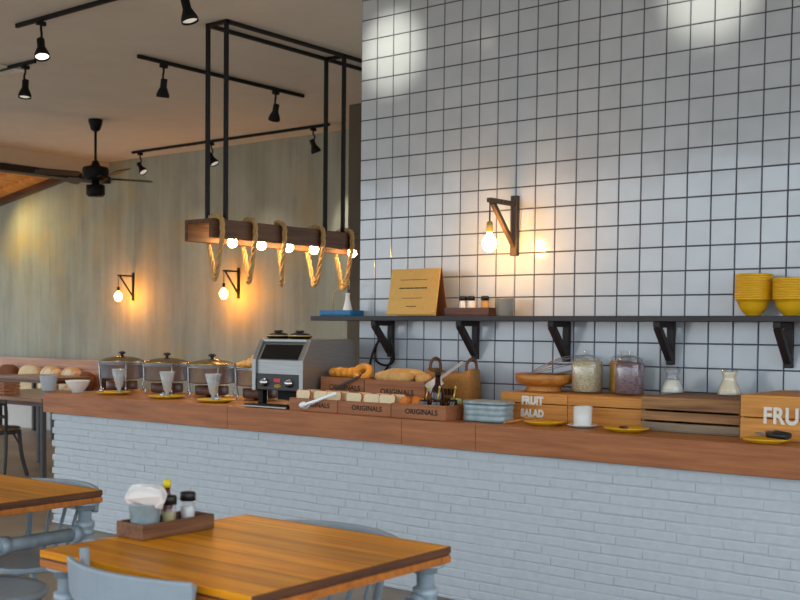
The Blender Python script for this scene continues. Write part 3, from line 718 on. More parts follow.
for row, yy in ((0, 4.936), (1, 5.0)):
    for i, x in enumerate(xs6):
        side = 'crate beside the toaster' if i < 3 else 'middle front crate'
        l = f"toast slice, {ORD[i % 3]} from left in {'front' if row == 0 else 'back'} row of the {side}"
        if row == 1: x += .025
        if i in (2,) and row == 0: x = -4.105
        rx = -random.uniform(.06, .16); rz = random.uniform(-.08, .08)
        z = CZ + .016
        if s0 is None: s0 = slice_thing(x, yy, z, l, rx, rz, 'toast slices in the bread crates')
        else:
            o = dup(s0, (x, yy, z), None, l); o.rotation_euler = (rx, 0, rz)
        (s0 if (row == 0 and i == 0) else o).rotation_euler = (rx, 0, rz)
for x, y, l in ((-3.615, 4.96, 'orange toast bun at the left end of the jam jar crate'), (-3.535, 4.965, 'orange toast bun next to the jam jars'), (-3.60, 5.04, 'orange toast bun at the back of the jam jar crate')):
    b = B(); b.blob((0, 0, .05), .037, .036, .05, 16, .02, 0, .75); tag(b.obj('toast_bun', 'crust', loc=(x, y, CZ + .012)), l, 'bun', 'orange buns in the jam crate')
jz = CZ + .0125; j0 = None
for x, y, l in ((-3.485, 4.955, 'dark jam jar with spoon, left one in the right front crate'), (-3.41, 4.955, 'dark jam jar with spoon in the middle of the right front crate'), (-3.365, 5.035, 'dark jam jar at the right back of the right front crate')):
    if j0 is None:
        j0 = thing('jam_jar', l, 'jar', (x, y, jz), 0, 'dark jam jars in the crate')
        B().lathe([(0, 0), (.026, 0), (.03, .006), (.03, .07), (.026, .08), (.027, .092), (.024, .092), (.022, .078), (0, .076)]).obj('jar_body', 'jam', j0)
        sp = B(); sp.tube([(.0, .005, .07), (.008, .012, .155)], .0045, 8); sp.blob((.0085, .0125, .156), .007, .004, .012, 10); sp.obj('spoon_handle', 'brass', j0)
    else: dup(j0, (x, y, jz), random.uniform(-.5, .5), l)
t = thing('green_lid_pot', 'small pot with pale green lid between the jam crate and the galvanised tin', 'pot', (-3.425, 5.16, CZ + .001))
B().lathe([(0, 0), (.028, 0), (.03, .07), (0, .07)]).obj('pot_body', 'glass', t); B().lathe([(0, .071), (.031, .071), (.031, .1), (0, .102)]).obj('pot_lid', 'green', t)
t = thing('sauce_bottle', 'dark bottle standing among the jam jars in the right front crate', 'bottle', (-3.462, 5.038, CZ + .0125))
B().lathe([(0, 0), (.034, 0), (.036, .005), (.036, .12), (.03, .145), (.015, .17), (.014, .215), (.0, .215)]).obj('bottle_body', 'jam', t)
B().lathe([(0, .2155), (.017, .2155), (.017, .235), (0, .236)]).obj('cap', 'blackplastic', t)
# rolls and loaves on the rear crates
b = B()
for k in range(5): b.blob((-.085 + k * .044, 0, .03), .036, .04, .03 + .004 * (k % 2), 14, .03)
tag(b.obj('plaited_roll', 'bun', loc=(-4.235, 5.21, CZ + .185)), 'golden plaited roll lying on the rear crate beside the toaster', 'bread roll')
b = B(); b.tube([(.045 * math.cos(a * PI / 12) * 1.1, .02 * math.sin(a * PI / 12), .045 + .032 * math.sin(a * PI / 12 )) for a in range(24)], .021, 12, closed=True)
tag(b.obj('ring_roll', 'bun', loc=(-4.095, 5.19, CZ + .178)), 'golden ring shaped roll at the right of the plaited roll', 'bread roll')
for i, (x, y, l, L) in enumerate(((-3.865, 5.19, 'long pale floured loaf on the right rear crate, nearest the viewer', .135), (-3.835, 5.245, 'long pale floured loaf behind the front one on the right rear crate', .15))):
    b = B(); b.blob((0, 0, .035), L, .042, .037, 20, .02, 0, .8)
    tag(b.obj('floured_loaf', 'loaf', loc=(x, y, CZ + .168 + .012 * i)), l, 'loaf', 'floured loaves on the rear crate')
b = B(); b.blob((0, 0, .03), .045, .05, .034, 16, .02); tag(b.obj('bread_end', 'loaf', loc=(-3.67, 5.20, CZ + .168)), 'short brown bread end at the right end of the rear crate', 'bread')
TP, TQ = (-3.583, 5.15, 1.088), (-3.553, 5.41, 1.206)
def tongs(name, label, p, q, spread, mat, headmat, teeth=False, face=None):
    p, q = Vector(p), Vector(q); d = (q - p); L = d.length; d.normalize()
    t = thing(name, label, 'tongs', p)
    side = d.cross(Vector((0, 0, 1))).normalized(); up = side.cross(d)
    for s in (-1, 1):
        c = smooth([d * L, d * L * .97 + side * .006 * s, d * L * .55 + side * spread * .55 * s, d * L * .22 + side * spread * .8 * s + up * .002 * s, Vector((0, 0, 0)) + side * spread * s * .7 + up * .004 * s], 6)
        b = B()
        for a, e in zip(c, c[1:]): b.bar(a, e, .012, .003, side)
        b.obj('arm', mat, t)
        b = B(); b.blob((0, 0, 0), L * .12, .018, .004, 14)
        if teeth:
            b.box(-.05, .06, -.02, .02, -.0025, .0025)
            for k in range(7): b.box(-.05 + k * .016, -.041 + k * .016, -.036, -.019, -.0025, .0025)
        h = b.obj('grip', headmat, t); h.location = side * spread * s * .62 + d * L * .06 + up * .004 * s
        h.rotation_euler = d.to_track_quat('X', 'Z').to_euler()
        if face:
            nz = Vector(face); nz = (nz - d * nz.dot(d)).normalized(); ny = nz.cross(d)
            h.rotation_euler = Matrix(((d.x, ny.x, nz.x), (d.y, ny.y, nz.y), (d.z, ny.z, nz.z))).to_euler()
    return t
tongs('serving_tongs', 'steel tongs leaning across the front of the toast crate beside the toaster', (-4.285, 4.878, CZ + .03), (-4.045, 4.889, CZ + .115), .02, 'brightsteel', 'brightsteel', False, (.65, -.76, .1))
tongs('bread_tongs', 'black tongs lying against the rear bread crates under the rolls', (-4.05, 5.11, CZ + .205), (-4.21, 5.085, CZ + .13), .012, 'blackplastic', 'caddy')
st = tongs('toothed_tongs', 'steel toothed tongs propped on the burlap bag', TP, TQ, .010, 'brightsteel', 'brightsteel', True, (.65, -.76, .1))

# burlap bag
t = thing('burlap_bag', 'tan burlap bread bag with leather handles behind the jam crate', 'bag', (-3.70, 5.54, CZ + .001))
b = B(); W_, D_, N = .155, .08, 36; rings = []
for z, s in ((0, .96), (.01, 1.0), (.09, 1.02), (.18, 1.0), (.235, .97), (.236, .93), (.12, .94), (.02, .92)):
    ring = []
    for k in range(N):
        a = 2 * PI * k / N; c, sn = math.cos(a), math.sin(a)
        x = W_ * s * math.copysign(abs(c) ** .35, c); y = D_ * s * math.copysign(abs(sn) ** .35, sn)
        ring.append(b.bm.verts.new((x, y, z + (.012 * math.cos(2 * a) if z > .2 else 0) + random.uniform(-.002, .002))))
    rings.append(ring)
for p, q in zip(rings, rings[1:]):
    for k in range(N): b.bm.faces.new([p[k], p[(k + 1) % N], q[(k + 1) % N], q[k]]).smooth = True
b.bm.faces.new(rings[0][::-1]); b.bm.faces.new(rings[-1])
b.obj('bag_body', 'burlap', t)
for x in (-.125, .125):
    B().tube(smooth([(x - .012, -.03, .21), (x - .012, -.03, .275), (x, -.0, .305), (x + .012, .03, .28), (x + .012, .035, .21)]), .009).obj('handle', 'leather', t)
b = B()
for z in (.115, .062):
    for x0, w in ((-.032, .016), (-.006, .017), (.022, .017), (.05, .018)):
        b.box(x0, x0 + w, -.0885, -.078, z - .018, z + .018); 
b.obj('printed_blocks', 'ink', t)

# galvanised tin
t = thing('galvanised_tin', 'ribbed blue grey galvanised tin between the jam crate and fruit crate', 'tin', (-3.155, 5.055, CZ + .001))
def rrect(w, d, r, n=6):
    o = []
    for cx_, cy_, a0 in ((w - r, d - r, 0), (-w + r, d - r, 90), (-w + r, -d + r, 180), (w - r, -d + r, 270)):
        for k in range(n + 1):
            a = math.radians(a0 + 90 * k / n); o.append((cx_ + r * math.cos(a), cy_ + r * math.sin(a)))
    return o
def rbox(levels, w, d, r):
    b = B(); R = []
    for z, e in levels: R.append([b.bm.verts.new((x, y, z)) for x, y in rrect(w + e, d + e, r + e)])
    n = len(R[0])
    for p, q in zip(R, R[1:]):
        for k in range(n): b.bm.faces.new([p[k], p[(k + 1) % n], q[(k + 1) % n], q[k]]).smooth = True
    b.bm.faces.new(R[0][::-1]); b.bm.faces.new(R[-1]); return b
lv = []
for k in range(3): lv += [(.002 + k * .0295, -.0015), (.006 + k * .0295, .0015), (.0255 + k * .0295, .0015), (.0295 + k * .0295, -.0015)]
rbox(lv, .128, .075, .055).obj('tin_body', 'galvlight', t)
rbox([(.0905, .001), (.0925, .006), (.104, .006), (.107, 0), (.107, -.01)], .128, .075, .055).obj('tin_lid', 'galvlight', t)

# ------------------------------------------------------------------ fruit crates
def plank_crate(name, label, x0, x1, y0, y1, h, planks, mat, gap=.005, grp='wooden crates against the tiles'):
    t = thing(name, label, 'crate', ((x0 + x1) / 2, (y0 + y1) / 2, CZ + .001), 0, grp); w, d = (x1 - x0) / 2, (y1 - y0) / 2
    z = 0; n = 0
    tot = sum(planks)
    for p in planks:
        ph = p / tot * (h - .012 - gap * (len(planks) - 1)); b = B()
        b.box(-w, w, -d, -d + .013, z, z + ph); b.obj('front_board', 'crate_grey' if mat == 'crate_old' and z == 0 else mat, t, bevel=.002); z += ph + gap
    b = B(); b.box(-w, -w + .012, -d + .014, d, 0, h - .0125); b.box(w - .012, w, -d + .014, d, 0, h - .0125); b.box(-w + .013, w - .013, d - .012, d, 0, h - .0125); b.obj('side_boards', mat, t)
    b = B(); m = 3
    for k in range(m): b.box(-w, w, -d + 2 * d * k / m + .001, -d + 2 * d * (k + 1) / m - .001, h - .012, h)
    b.obj('top_board', mat if mat != 'crate' or name != 'fruit_crate_dark' else 'crate_old', t, bevel=.002)
    return t
A = plank_crate('fruit_crate', 'orange pine crate lettered in white behind the galvanised tin, under the wooden bowl', -3.174, -2.782, 5.205, 5.62, .147, (.1, .042), 'crate')
text('FRUIT', .056, (-.005, -.2076 - .0003, .108), A, 'whiteink', bold=.0035, sx=.82)
text('SALAD', .052, (-.005, -.2076 - .0003, .042), A, 'whiteink', bold=.0035, sx=.82)
plank_crate('fruit_crate', 'plain orange pine crate behind the white cup, under the cereal jars', -2.779, -2.384, 5.205, 5.62, .147, (.1, .042), 'crate')
plank_crate('fruit_crate', 'weathered three board crate under the milk carafes', -2.362, -1.886, 5.155, 5.62, .162, (.05, .05, .055), 'crate_old', .010)
D = plank_crate('fruit_crate', 'tall pine crate lettered in white at the right edge of the photo', -1.860, -1.36, 5.085, 5.62, .196, (.11, .1), 'crate')
text('FRUIT', .10, (-.035, -.2677 - .0003, .105), D, 'whiteink', bold=.003, sx=.85)

# wooden bowl and whisk
t = thing('wooden_bowl', 'footed turned wooden bowl on the lettered orange crate', 'bowl', (-3.035, 5.42, CZ + .1485))
B().lathe([(0, 0), (.098, 0), (.10, .008), (.09, .026), (.105, .032), (.14, .042), (.153, .056), (.157, .09), (.152, .094), (.14, .075), (.1, .05), (0, .044)], seg=48).obj('bowl_body', 'bowlwood', t)
t = thing('balloon_whisk', 'large wire balloon whisk resting in the wooden bowl', 'whisk', (-3.135, 5.42, CZ + .229))
ax = Vector((.80, .42, .19)).normalized(); sd = Vector((0, 1, 0)); upv = ax.cross(sd) * -1
b = B()
for k in range(5):
    a = PI * k / 5 + .3; q = sd * math.cos(a) + upv * math.sin(a); L = .33
    pr = [(0, .008), (.15, .03), (.4, .058), (.65, .07), (.85, .062), (.95, .04), (1.0, 0)]
    pts = [ax * (L * u) + q * r for u, r in pr] + [ax * (L * u) - q * r for u, r in pr[-2::-1]]
    b.tube(smooth(pts, 6), .0022, 6)
b.obj('wires', 'wire', t)
B().tube([ax * .02, ax * -.03], .011, 12).obj('handle', 'wire', t)

# cereal jars
def jar(x, y, r, h, label, fill, fl, knob='ball'):
    t = thing('cereal_jar', label, 'jar', (x, y, CZ + .1485), 0, 'lidded glass cereal jars')
    B().lathe([(0, 0), (r * .94, 0), (r, .008), (r, h * .8), (r * .93, h * .88), (r * .84, h * .93), (r * .86, h * .96), (r * .80, h * .96), (r * .78, h * .93), (r * .88, h * .87), (r * .955, h * .79), (r * .955, .012), (r * .9, .008), (0, .008)], seg=44).obj('jar_glass', 'glass', t)
    B().lathe([(0, .0095), (r * .9, .0095), (r * .948, .014), (r * .948, h * fl), (r * .7, h * fl + .006), (0, h * fl + .01)], seg=36).obj('cereal', fill, t)
    L = B().lathe([(0, h * .965), (r * .97, h * .965), (r, h * .975), (r * .9, h), (r * .5, h * 1.06), (r * .14, h * 1.08), (r * .12, h * 1.1), (r * .24, h * 1.13), (r * .24, h * 1.16), (0, h * 1.18), (0, h * 1.165), (r * .1, h * 1.15), (0, h * 1.06), (r * .5, h * 1.035), (r * .85, h * .985), (0, h * .972)], seg=44)
    L.obj('jar_lid', 'glass', t); return t
jar(-2.795, 5.44, .082, .19, 'glass jar of pale oats with lid, right of the wooden bowl', 'oats', .86)
jar(-2.655, 5.545, .062, .19, 'glass jar of yellow flakes half hidden behind the purple muesli jar', 'flakes', .86)
jar(-2.548, 5.42, .074, .19, 'glass jar of purple brown muesli with lid, left of the carafes', 'muesli', .84)
def carafe(x, label, fill, top):
    t = thing('milk_carafe', label, 'carafe', (x, 5.47, CZ + .1635), 0, 'flared glass carafes on the weathered crate')
    out = [(.058, 0), (.06, .006), (.05, .04), (.036, .07), (.031, .085), (.034, .1), (.046, .135)]
    B().lathe([(0, 0)] + out + [(.043, .135), (.031, .1), (.028, .085), (.033, .07), (.047, .04), (.056, .009), (0, .006)], seg=36).obj('carafe_glass', 'glass', t)
    pr = [(0, .007), (.0545, .009)]
    prof = [(.046, .04), (.0325, .07), (.0275, .085), (.0305, .1), (.036, .118)]
    for r, z in prof:
        if z <= top: pr.append((r, z))
    pr.append((0, pr[-1][1] + .001)); B().lathe(pr, seg=32).obj('milk', fill, t)
carafe(-2.344, 'flared glass carafe half full of milk, nearest the cereal jars', 'milk', .072)
carafe(-2.057, 'flared glass carafe full of cream yoghurt, next to the tall right crate', 'yoghurt', .12)

# cup and saucer, spoons
t = thing('saucer', 'pale saucer under the white cup in front of the plain crate', 'saucer', (-2.628, 5.075, CZ + .001))
B().lathe([(0, 0), (.04, 0), (.072, .012), (.074, .015), (.04, .006), (0, .006)], seg=36).obj('saucer_body', 'white', t)
t = thing('white_cup', 'straight white cup standing on the saucer', 'cup', (-2.628, 5.075, CZ + .0075))
B().lathe([(0, 0), (.04, 0), (.043, .004), (.045, .098), (.042, .098), (.04, .008), (0, .008)], seg=36).obj('cup_body', 'white', t)
B().lathe([(0, .085), (.041, .085), (0, .088)]).obj('coffee', 'darkwood', t)
def spoon(label, p, q, mat, head, grp=None, r=.0065):
    p, q = Vector(p), Vector(q); t = thing('serving_spoon', label, 'spoon', p, 0, grp); d = q - p
    B().tube([Vector((0, 0, 0)), d * .5, d * .72], r, 10).obj('handle', mat, t)
    b = B(); b.tube([d * .72, d * .86], r * .5, 8); b.blob(d, .024, .018, .007, 14); b.obj('spoon_head', head, t)
pz = CZ + .022
spoon('black handled spoon on the right edge yellow plate, nearer the viewer', (-1.60, 4.925, pz + .014), (-1.735, 4.985, pz + .014), 'blackplastic', 'steel', 'black handled spoons', .014)
spoon('black handled spoon on the right edge yellow plate, further back', (-1.61, 4.975, pz + .014), (-1.71, 5.035, pz + .02), 'blackplastic', 'steel', 'black handled spoons', .014)
spoon('small dark wooden spoon on the yellow plate right of the cup', (-2.36, 5.0, pz), (-2.40, 5.05, pz - .004), 'darkwood', 'darkwood')
spoon('pale wooden spoon lying between the galvanised tin and the yellow plate', (-3.00, 4.95, CZ + .0085), (-2.90, 5.03, CZ + .03), 'bowlwood', 'bowlwood')

# ------------------------------------------------------------------ pipe-legged tables
def table(x0, x1, y0, y1, label, legs_in=.055):
    cx_, cy_ = (x0 + x1) / 2, (y0 + y1) / 2; w, d = (x1 - x0) / 2, (y1 - y0) / 2
    t = thing('pipe_table', label, 'table', (cx_, cy_, 0), 0, 'wooden tables on galvanised pipe legs')
    b = B(); b.box(-w, w, -d, d, .728, .75); b.bm.normal_update()
    for fc in b.bm.faces: fc.material_index = 1 if abs(fc.calc_center_median().x) > w - .001 else 0
    b.obj('table_top', ['table', 'endgrain'], t, bevel=.003, seg=2)
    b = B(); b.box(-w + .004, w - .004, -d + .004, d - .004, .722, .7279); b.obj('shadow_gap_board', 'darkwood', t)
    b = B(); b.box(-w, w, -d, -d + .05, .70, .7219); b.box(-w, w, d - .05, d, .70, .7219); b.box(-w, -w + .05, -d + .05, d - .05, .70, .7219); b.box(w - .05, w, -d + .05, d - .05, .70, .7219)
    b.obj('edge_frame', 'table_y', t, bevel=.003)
    lx, ly = w - legs_in, d - legs_in
    for sx in (-1, 1):
        for sy in (-1, 1):
            x, y = sx * lx, sy * ly
            b = B(); b.lathe([(0, 0), (.055, 0), (.055, .008), (.034, .012), (.034, .03), (.026, .03), (.026, .70), (0, .70)], (x, y, 0))
            L = b.obj('leg', 'galv', t)
            B().lathe([(.0265, .672), (.036, .672), (.036, .692), (.058, .693), (.058, .7), (.0265, .7)], (x, y, 0)).obj('flange', 'galv', L)
            B().lathe([(.0265, .53), (.038, .535), (.038, .58), (.035, .56), (.035, .60), (.038, .605), (.038, .625), (.0265, .63)], (x, y, 0)).obj('tee_joint', 'galv', L)
    for sx in (-1, 1):
        b = B(); b.cyl((sx * lx, -ly + .03, .58), (sx * lx, ly - .03, .58), .026)
        for yy in (-ly + .05, ly - .05, 0.0): b.cyl((sx * lx, yy - .02, .58), (sx * lx, yy + .02, .58), .034)
        b.obj('side_pipe', 'galv', t)
    b = B(); b.cyl((-lx, 0, .58), (lx, 0, .58), .0255); b.obj('cross_pipe', 'galv', t)
    return t
table(-2.735, -1.885, 1.965, 2.825, 'square orange wooden table in front holding the condiment box')
table(-4.41, -3.555, 2.0, 2.855, 'orange wooden table at the left edge of the photo', .05)

# ------------------------------------------------------------------ pale low-backed chairs
def chair(x, y, rz, label, knob=.73):
    t = thing('low_back_chair', label, 'chair', (x, y, 0), rz, 'pale painted low backed chairs')
    st = [(.20 * math.copysign(abs(math.cos(a)) ** .7, math.cos(a)), .195 * math.copysign(abs(math.sin(a)) ** .7, math.sin(a))) for a in [2 * PI * k / 40 for k in range(40)]]
    B().prism(st, .43, .455, 'Z').obj('seat', 'chairwhite', t, bevel=.008, seg=3)
    for sx in (-1, 1):
        for sy in (-1, 1):
            B().tube([(sx * .14, sy * .135, .43), (sx * .16, sy * .155, .25), (sx * .185, sy * .18, 0)], lambda q: .017 - .004 * q, 12).obj('leg', 'chairwhite', t)
    b = B(); b.cyl((-.163, -.158, .22), (-.163, .158, .22), .009); b.cyl((.163, -.158, .22), (.163, .158, .22), .009); b.cyl((-.163, 0, .22), (.163, 0, .22), .009); b.obj('stretcher', 'chairwhite', t)
    # curved top rail (towards -y)
    b = B(); n = 18; rows = []
    for k in range(n + 1):
        u = -1 + 2 * k / n; px = .238 * u; py = -.245 + .075 * u * u
        tx_, ty_ = .225, .15 * u; l = math.hypot(tx_, ty_); nx, ny = ty_ / l, -tx_ / l
        top = .745 - .004 * u * u; bot = .625 + .02 * u * u
        rows.append([b.bm.verts.new((px + nx * o, py + ny * o - (.008 if z > .7 else 0), z)) for o, z in ((.010, bot), (.010, top), (-.010, top), (-.010, bot))])
    for p, q in zip(rows, rows[1:]):
        for k in range(4): b.bm.faces.new([p[k], p[(k + 1) % 4], q[(k + 1) % 4], q[k]])
    b.bm.faces.new(rows[0]); b.bm.faces.new(rows[-1][::-1]); b.obj('top_rail', 'chairwhite', t, bevel=.006, seg=3)
    for u, zt in ((-.93, knob), (.93, .725)):
        B().tube([(.19 * u, -.13, .45), (.21 * u, -.16, .62), (.225 * u, -.152, zt)], .013, 12).obj('back_post', 'chairwhite', t)
    for u in (-.56, -.19, .19, .56):
        B().tube([(.19 * u, -.165, .45), (.225 * u, -.244 + .075 * u * u, .66)], .008, 10).obj('spindle', 'chairwhite', t)
    return t
ch = chair(-2.29, 2.10, 0, 'pale grey blue chair in front with only its curved top rail in view', .762)
c2 = chair(-2.36, 2.69, PI, 'pale chair behind the front table, its rail just showing over the table top')
c3 = chair(-3.88, 2.72, PI, 'pale chair behind the left table with its curved rail above the table edge')
ch.scale = (1.03, 1, 1.035)
t = thing('round_stool', 'pale round stool between the left table and the front table', 'stool', (-3.55, 2.33, 0))
B().lathe([(0, .415), (.20, .415), (.21, .425), (.21, .44), (.2, .45), (.17, .444), (0, .44)], seg=44).obj('seat', 'chairwhite', t)
for k in range(4):
    a = k * PI / 2 + .5; B().tube([(.13 * math.cos(a), .13 * math.sin(a), .415), (.18 * math.cos(a), .18 * math.sin(a), 0)], .014, 12).obj('leg', 'chairwhite', t)

# ------------------------------------------------------------------ condiment box on the front table
cx_, cy_ = -2.675, 2.40
t = thing('condiment_box', 'small wooden box on the front table holding napkins and shakers', 'box', (cx_, cy_, .751))
b = B(); w, d, h, k = .062, .15, .047, .009
b.box(-w, w, -d, -d + k, 0, h); b.box(-w, w, d - k, d, 0, h); b.box(-w, -w + k, -d + k, d - k, 0, h); b.box(w - k, w, -d + k, d - k, 0, h); b.box(-w + k, w - k, -d + k, d - k, .001, .008)
b.obj('box_body', 'caddy', t, bevel=.002)
z0 = .751 + .0085
t = thing('napkin_bucket', 'small galvanised bucket stuffed with white napkins in the condiment box', 'bucket', (cx_, 2.312, z0))
t.scale = (1.12, 1.12, 1.16)
B().lathe([(0, 0), (.036, 0), (.037, .003), (.045, .078), (.047, .081), (.044, .081), (.035, .006), (0, .006)], seg=36).obj('bucket_body', 'galvlight', t)
b = B(); npf = [(-.022, .05), (.022, .05), (.032, .074), (.052, .088), (.056, .108), (.046, .124), (.02, .131), (-.02, .128), (-.046, .12), (-.056, .102), (-.05, .09), (-.032, .074)]
for k in range(9):
    n0 = len(b.bm.verts); y = -.028 + k * .007; sc = 1 - abs(y) * 6
    b.prism([(x * (.62 + .38 * sc) , z - .012 * abs(k - 4) / 4 * (z > .08)) for x, z in npf], y - .0028, y + .0028, 'Y')
    b.bm.verts.ensure_lookup_table(); vs = b.bm.verts[n0:]
    bmesh.ops.rotate(b.bm, verts=vs, cent=(0, y, .06), matrix=Matrix.Rotation(random.uniform(-.16, .16), 3, 'Y'))
    for v in vs:
        if v.co.z > .08: v.co.y += (v.co.y * .7) + .006 * math.sin(v.co.x * 60 + k)
bmesh.ops.rotate(b.bm, verts=b.bm.verts[:], cent=(0, 0, 0), matrix=Matrix.Rotation(.75, 3, 'Z'))
tag(b.obj('paper_napkins', 'napkin', bevel=.0015, loc=(cx_, 2.312, z0)), 'bunch of white paper napkins in the small galvanised bucket', 'napkins').scale = (1.1, 1.1, 1.18)
t = None
def shaker(x, y, label, fill, fl):
    t = thing('glass_shaker', label, 'shaker', (x, y, z0), 0, 'black capped shakers in the condiment box'); t.scale = (1.1, 1.1, 1.15)
    B().lathe([(0, 0), (.021, 0), (.024, .005), (.0225, .06), (.019, .072), (.0172, .072), (.0205, .06), (.0215, .006), (0, .004)], seg=32).obj('shaker_glass', 'glass', t)
    B().lathe([(0, .005), (.0205, .0065), (.020, fl), (0, fl + .002)]).obj('contents', fill, t)
    B().lathe([(0, .0725), (.023, .0725), (.023, .092), (.02, .096), (0, .097)], seg=32).obj('cap', 'blackplastic', t)
shaker(-2.655, 2.392, 'glass shaker of ground pepper beside the napkin bucket', 'pepper', .05)
shaker(-2.668, 2.485, 'glass shaker of white salt furthest from the napkin bucket', 'salt', .055)
t = thing('sauce_bottle', 'slim sauce bottle with yellow cap behind the pepper shaker', 'bottle', (-2.70, 2.425, z0))
B().lathe([(0, 0), (.017, 0), (.0185, .004), (.0185, .085), (.014, .1), (.010, .112), (.010, .128), (0, .128)], seg=28).obj('bottle_body', 'sauce', t)
B().lathe([(0, .1285), (.0125, .1285), (.0135, .14), (.011, .152), (0, .155)], seg=24).obj('cap', 'capyellow', t)

# ------------------------------------------------------------------ far seating on the left
t = thing('wall_bench', 'long bench with pinkish board back along the concrete wall', 'bench', (-14.2, 9.5, 0))
B().box(-2.3, 2.25, .12, .18, .45, .93).obj('backrest', 'benchwood', t, bevel=.006)
B().box(2.251, 2.29, .08, .22, 0, .95).obj('end_board', 'darkwood', t, bevel=.004)
B().box(-2.3, 2.25, -.35, .119, .37, .46).obj('seat', 'cream', t, bevel=.02)
B().box(-2.3, 2.25, -.33, .119, 0, .3699).obj('bench_base', 'whitewash', t)
def pillow(x, label, mat, w=.225, h=.19, tilt=-.25):
    b = B(); b.blob((0, 0, h), w, .075, h, 24, .01, 0, .62)
    o = b.obj('pillow', mat, loc=(x, 9.41, .462)); o.rotation_euler = (tilt, 0, random.uniform(-.1, .1)); return tag(o, label, 'pillow', 'pillows along the wall bench')
pillow(-13.40, 'cream pillow on the bench, leftmost in full view', 'pillow')
pillow(-12.92, 'cream and ochre patterned pillow, second from left on the bench', 'pillow2')
pillow(-12.47, 'cream and ochre patterned pillow near the right end of the bench', 'pillow2', .19)
pillow(-12.12, 'brown pillow at the right end of the bench', 'brownpillow', .14, .16)
pillow(-13.92, 'brown pillow at the left edge of the photo on the bench', 'brownpillow', .2)
def dark_table(x, y, w, d, label):
    t = thing('dark_table', label, 'table', (x, y, 0), 0, 'dark wooden tables by the bench')
    B().box(-w, w, -d, d, .715, .75).obj('table_top', 'fartop', t, bevel=.004)
    B().box(-w + .05, w - .05, -d + .05, d - .05, .675, .7149).obj('apron', 'darkwood', t)
    for sx in (-1, 1):
        for sy in (-1, 1): B().box(sx * (w - .06) - .022, sx * (w - .06) + .022, sy * (d - .06) - .022, sy * (d - .06) + .022, 0, .6749).obj('leg', 'chairdark', t, bevel=.003)
    return t
dark_table(-9.02, 6.50, .70, .50, 'dark wooden table nearer the counter with tin bucket and wooden box')
dark_table(-12.1, 8.75, .62, .32, 'dark wooden table in front of the wall bench pillows')
t = thing('tin_bucket', 'pale tin bucket on the dark table left of the counter end', 'bucket', (-9.31, 6.80, .751))
B().lathe([(0, 0), (.062, 0), (.064, .004), (.088, .145), (.092, .15), (.086, .15), (.06, .008), (0, .008)], seg=36).obj('bucket_body', 'paletin', t)
t = thing('slatted_box', 'brown slatted wooden box on the dark table at the left edge', 'box', (-9.22, 6.22, .751))
b = B()
for k in range(4):
    z = k * .03
    b.box(-.14, .14, -.09, -.08, z, z + .022); b.box(-.14, .14, .08, .09, z, z + .022); b.box(-.14, -.13, -.08, .08, z, z + .022); b.box(.13, .14, -.08, .08, z, z + .022)
for x in (-.125, .115):
    for y in (-.08, .07): b.box(x, x + .01, y, y + .01, 0, .112)
b.obj('box_slats', 'crate_bread', t)
def bent_chair(x, y, rz, label, sm='chairbrown'):
    t = thing('bentwood_chair', label, 'chair', (x, y, 0), rz, 'dark bentwood chairs by the far table')
    B().lathe([(0, .44), (.19, .44), (.20, .447), (.2, .458), (.19, .465), (0, .462)], seg=36).obj('seat', sm, t)
    B().lathe([(.165, .405), (.185, .405), (.185, .4395), (.165, .4395)], seg=36).obj('seat_ring', 'chairdark', t)
    for sx in (-1, 1):
        B().tube(smooth([(sx * .14, .13, .43), (sx * .155, .15, .2), (sx * .19, .19, 0)]), .019).obj('leg', 'chairdark', t)
        B().tube(smooth([(sx * .15, -.12, .43), (sx * .165, -.16, .2), (sx * .18, -.22, 0)]), .019).obj('leg', 'chairdark', t)
        B().tube(smooth([(sx * .14, .13, .30), (sx * .09, .10, .40), (0, .09, .425)]), .009).obj('brace', 'chairdark', t)
    for sx in (-1, 1): B().tube(smooth([(sx * .15, -.12, .43), (sx * .175, -.16, .6), (sx * .18, -.19, .725)]), .017).obj('back_post', 'chairdark', t)
    B().tube(smooth([(-.19, -.185, .70), (-.1, -.225, .705), (0, -.235, .705), (.1, -.225, .705), (.19, -.185, .70)]), .026, 10).obj('back_rail', 'chairdark', t)
    B().tube(smooth([(-.175, -.155, .57), (0, -.19, .575), (.175, -.155, .57)]), .016, 10).obj('middle_rail', 'chairdark', t)
    return t
bc = bent_chair(-8.98, 6.0, .45, 'dark bentwood chair with brown seat at the left edge')
dup(bc, (-8.42, 6.75, 0), PI * .8, 'dark bentwood chair beside the end of the brick counter')


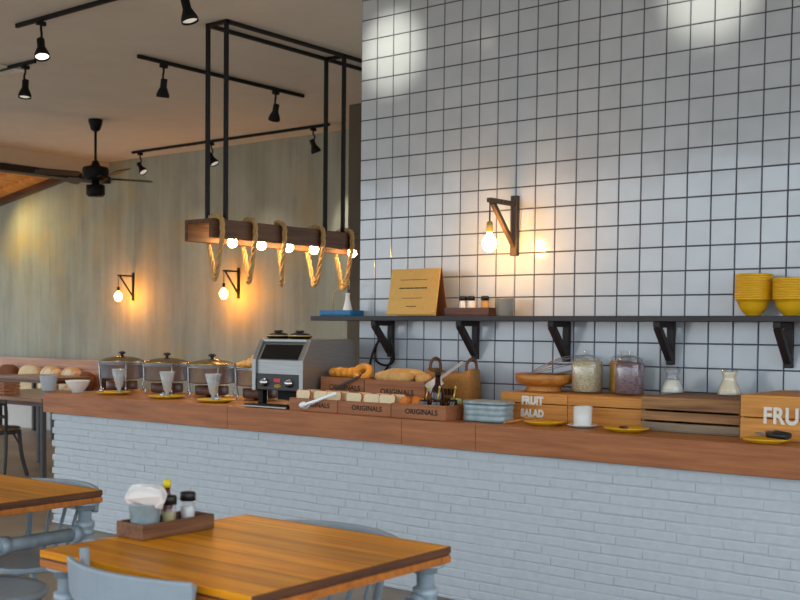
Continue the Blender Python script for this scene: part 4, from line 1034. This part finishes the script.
# ------------------------------------------------------------------ camera, world, daylight
Rm = Matrix(((0.7602404, 0.6496366, 0.0), (0, 0, 0), (0, 0, 0)))
yaw, pit, rol = -.7070, -.0392, .0078
fw = Vector((math.sin(yaw) * math.cos(pit), math.cos(yaw) * math.cos(pit), math.sin(pit)))
r0 = Vector((math.cos(yaw), -math.sin(yaw), 0)); u0 = r0.cross(fw)
rr = r0 * math.cos(rol) + u0 * math.sin(rol); uu = -r0 * math.sin(rol) + u0 * math.cos(rol)
cam = bpy.data.cameras.new('camera'); co = bpy.data.objects.new('camera', cam); COL.objects.link(co)
co.matrix_world = Matrix(((rr.x, uu.x, -fw.x, 0), (rr.y, uu.y, -fw.y, 0), (rr.z, uu.z, -fw.z, 1.40), (0, 0, 0, 1)))
cam.sensor_width = 36; cam.lens = 1137.3 / 800 * 36
cam.shift_x = (400 - 318.24) / 800; cam.shift_y = (371.67 - 300) / 800
cam.clip_start = .05; cam.clip_end = 100
cam.dof.use_dof = True; cam.dof.focus_distance = 6.2; cam.dof.aperture_fstop = 4.5
SC.camera = co

w = bpy.data.worlds.new('daylight'); SC.world = w; w.use_nodes = True
nt = w.node_tree; bg = nt.nodes['Background']; tcw = nt.nodes.new('ShaderNodeTexCoord'); sw = nt.nodes.new('ShaderNodeSeparateXYZ'); rw = nt.nodes.new('ShaderNodeValToRGB')
mr = nt.nodes.new('ShaderNodeMapRange'); mr.inputs[1].default_value = -.25; mr.inputs[2].default_value = .35
nt.links.new(tcw.outputs['Generated'], sw.inputs[0]); nt.links.new(sw.outputs['Z'], mr.inputs[0]); nt.links.new(mr.outputs[0], rw.inputs[0]); nt.links.new(rw.outputs[0], bg.inputs[0])
e = rw.color_ramp.elements; e[0].position = .3; e[0].color = (.36, .33, .29, 1); e[1].position = .62; e[1].color = (.76, .89, 1.0, 1)
bg.inputs[1].default_value = 3.2
SC.view_settings.view_transform = 'Standard'; SC.view_settings.look = 'None'; SC.view_settings.exposure = 0.0; SC.view_settings.gamma = 1.0
SC.view_settings.use_curve_mapping = False
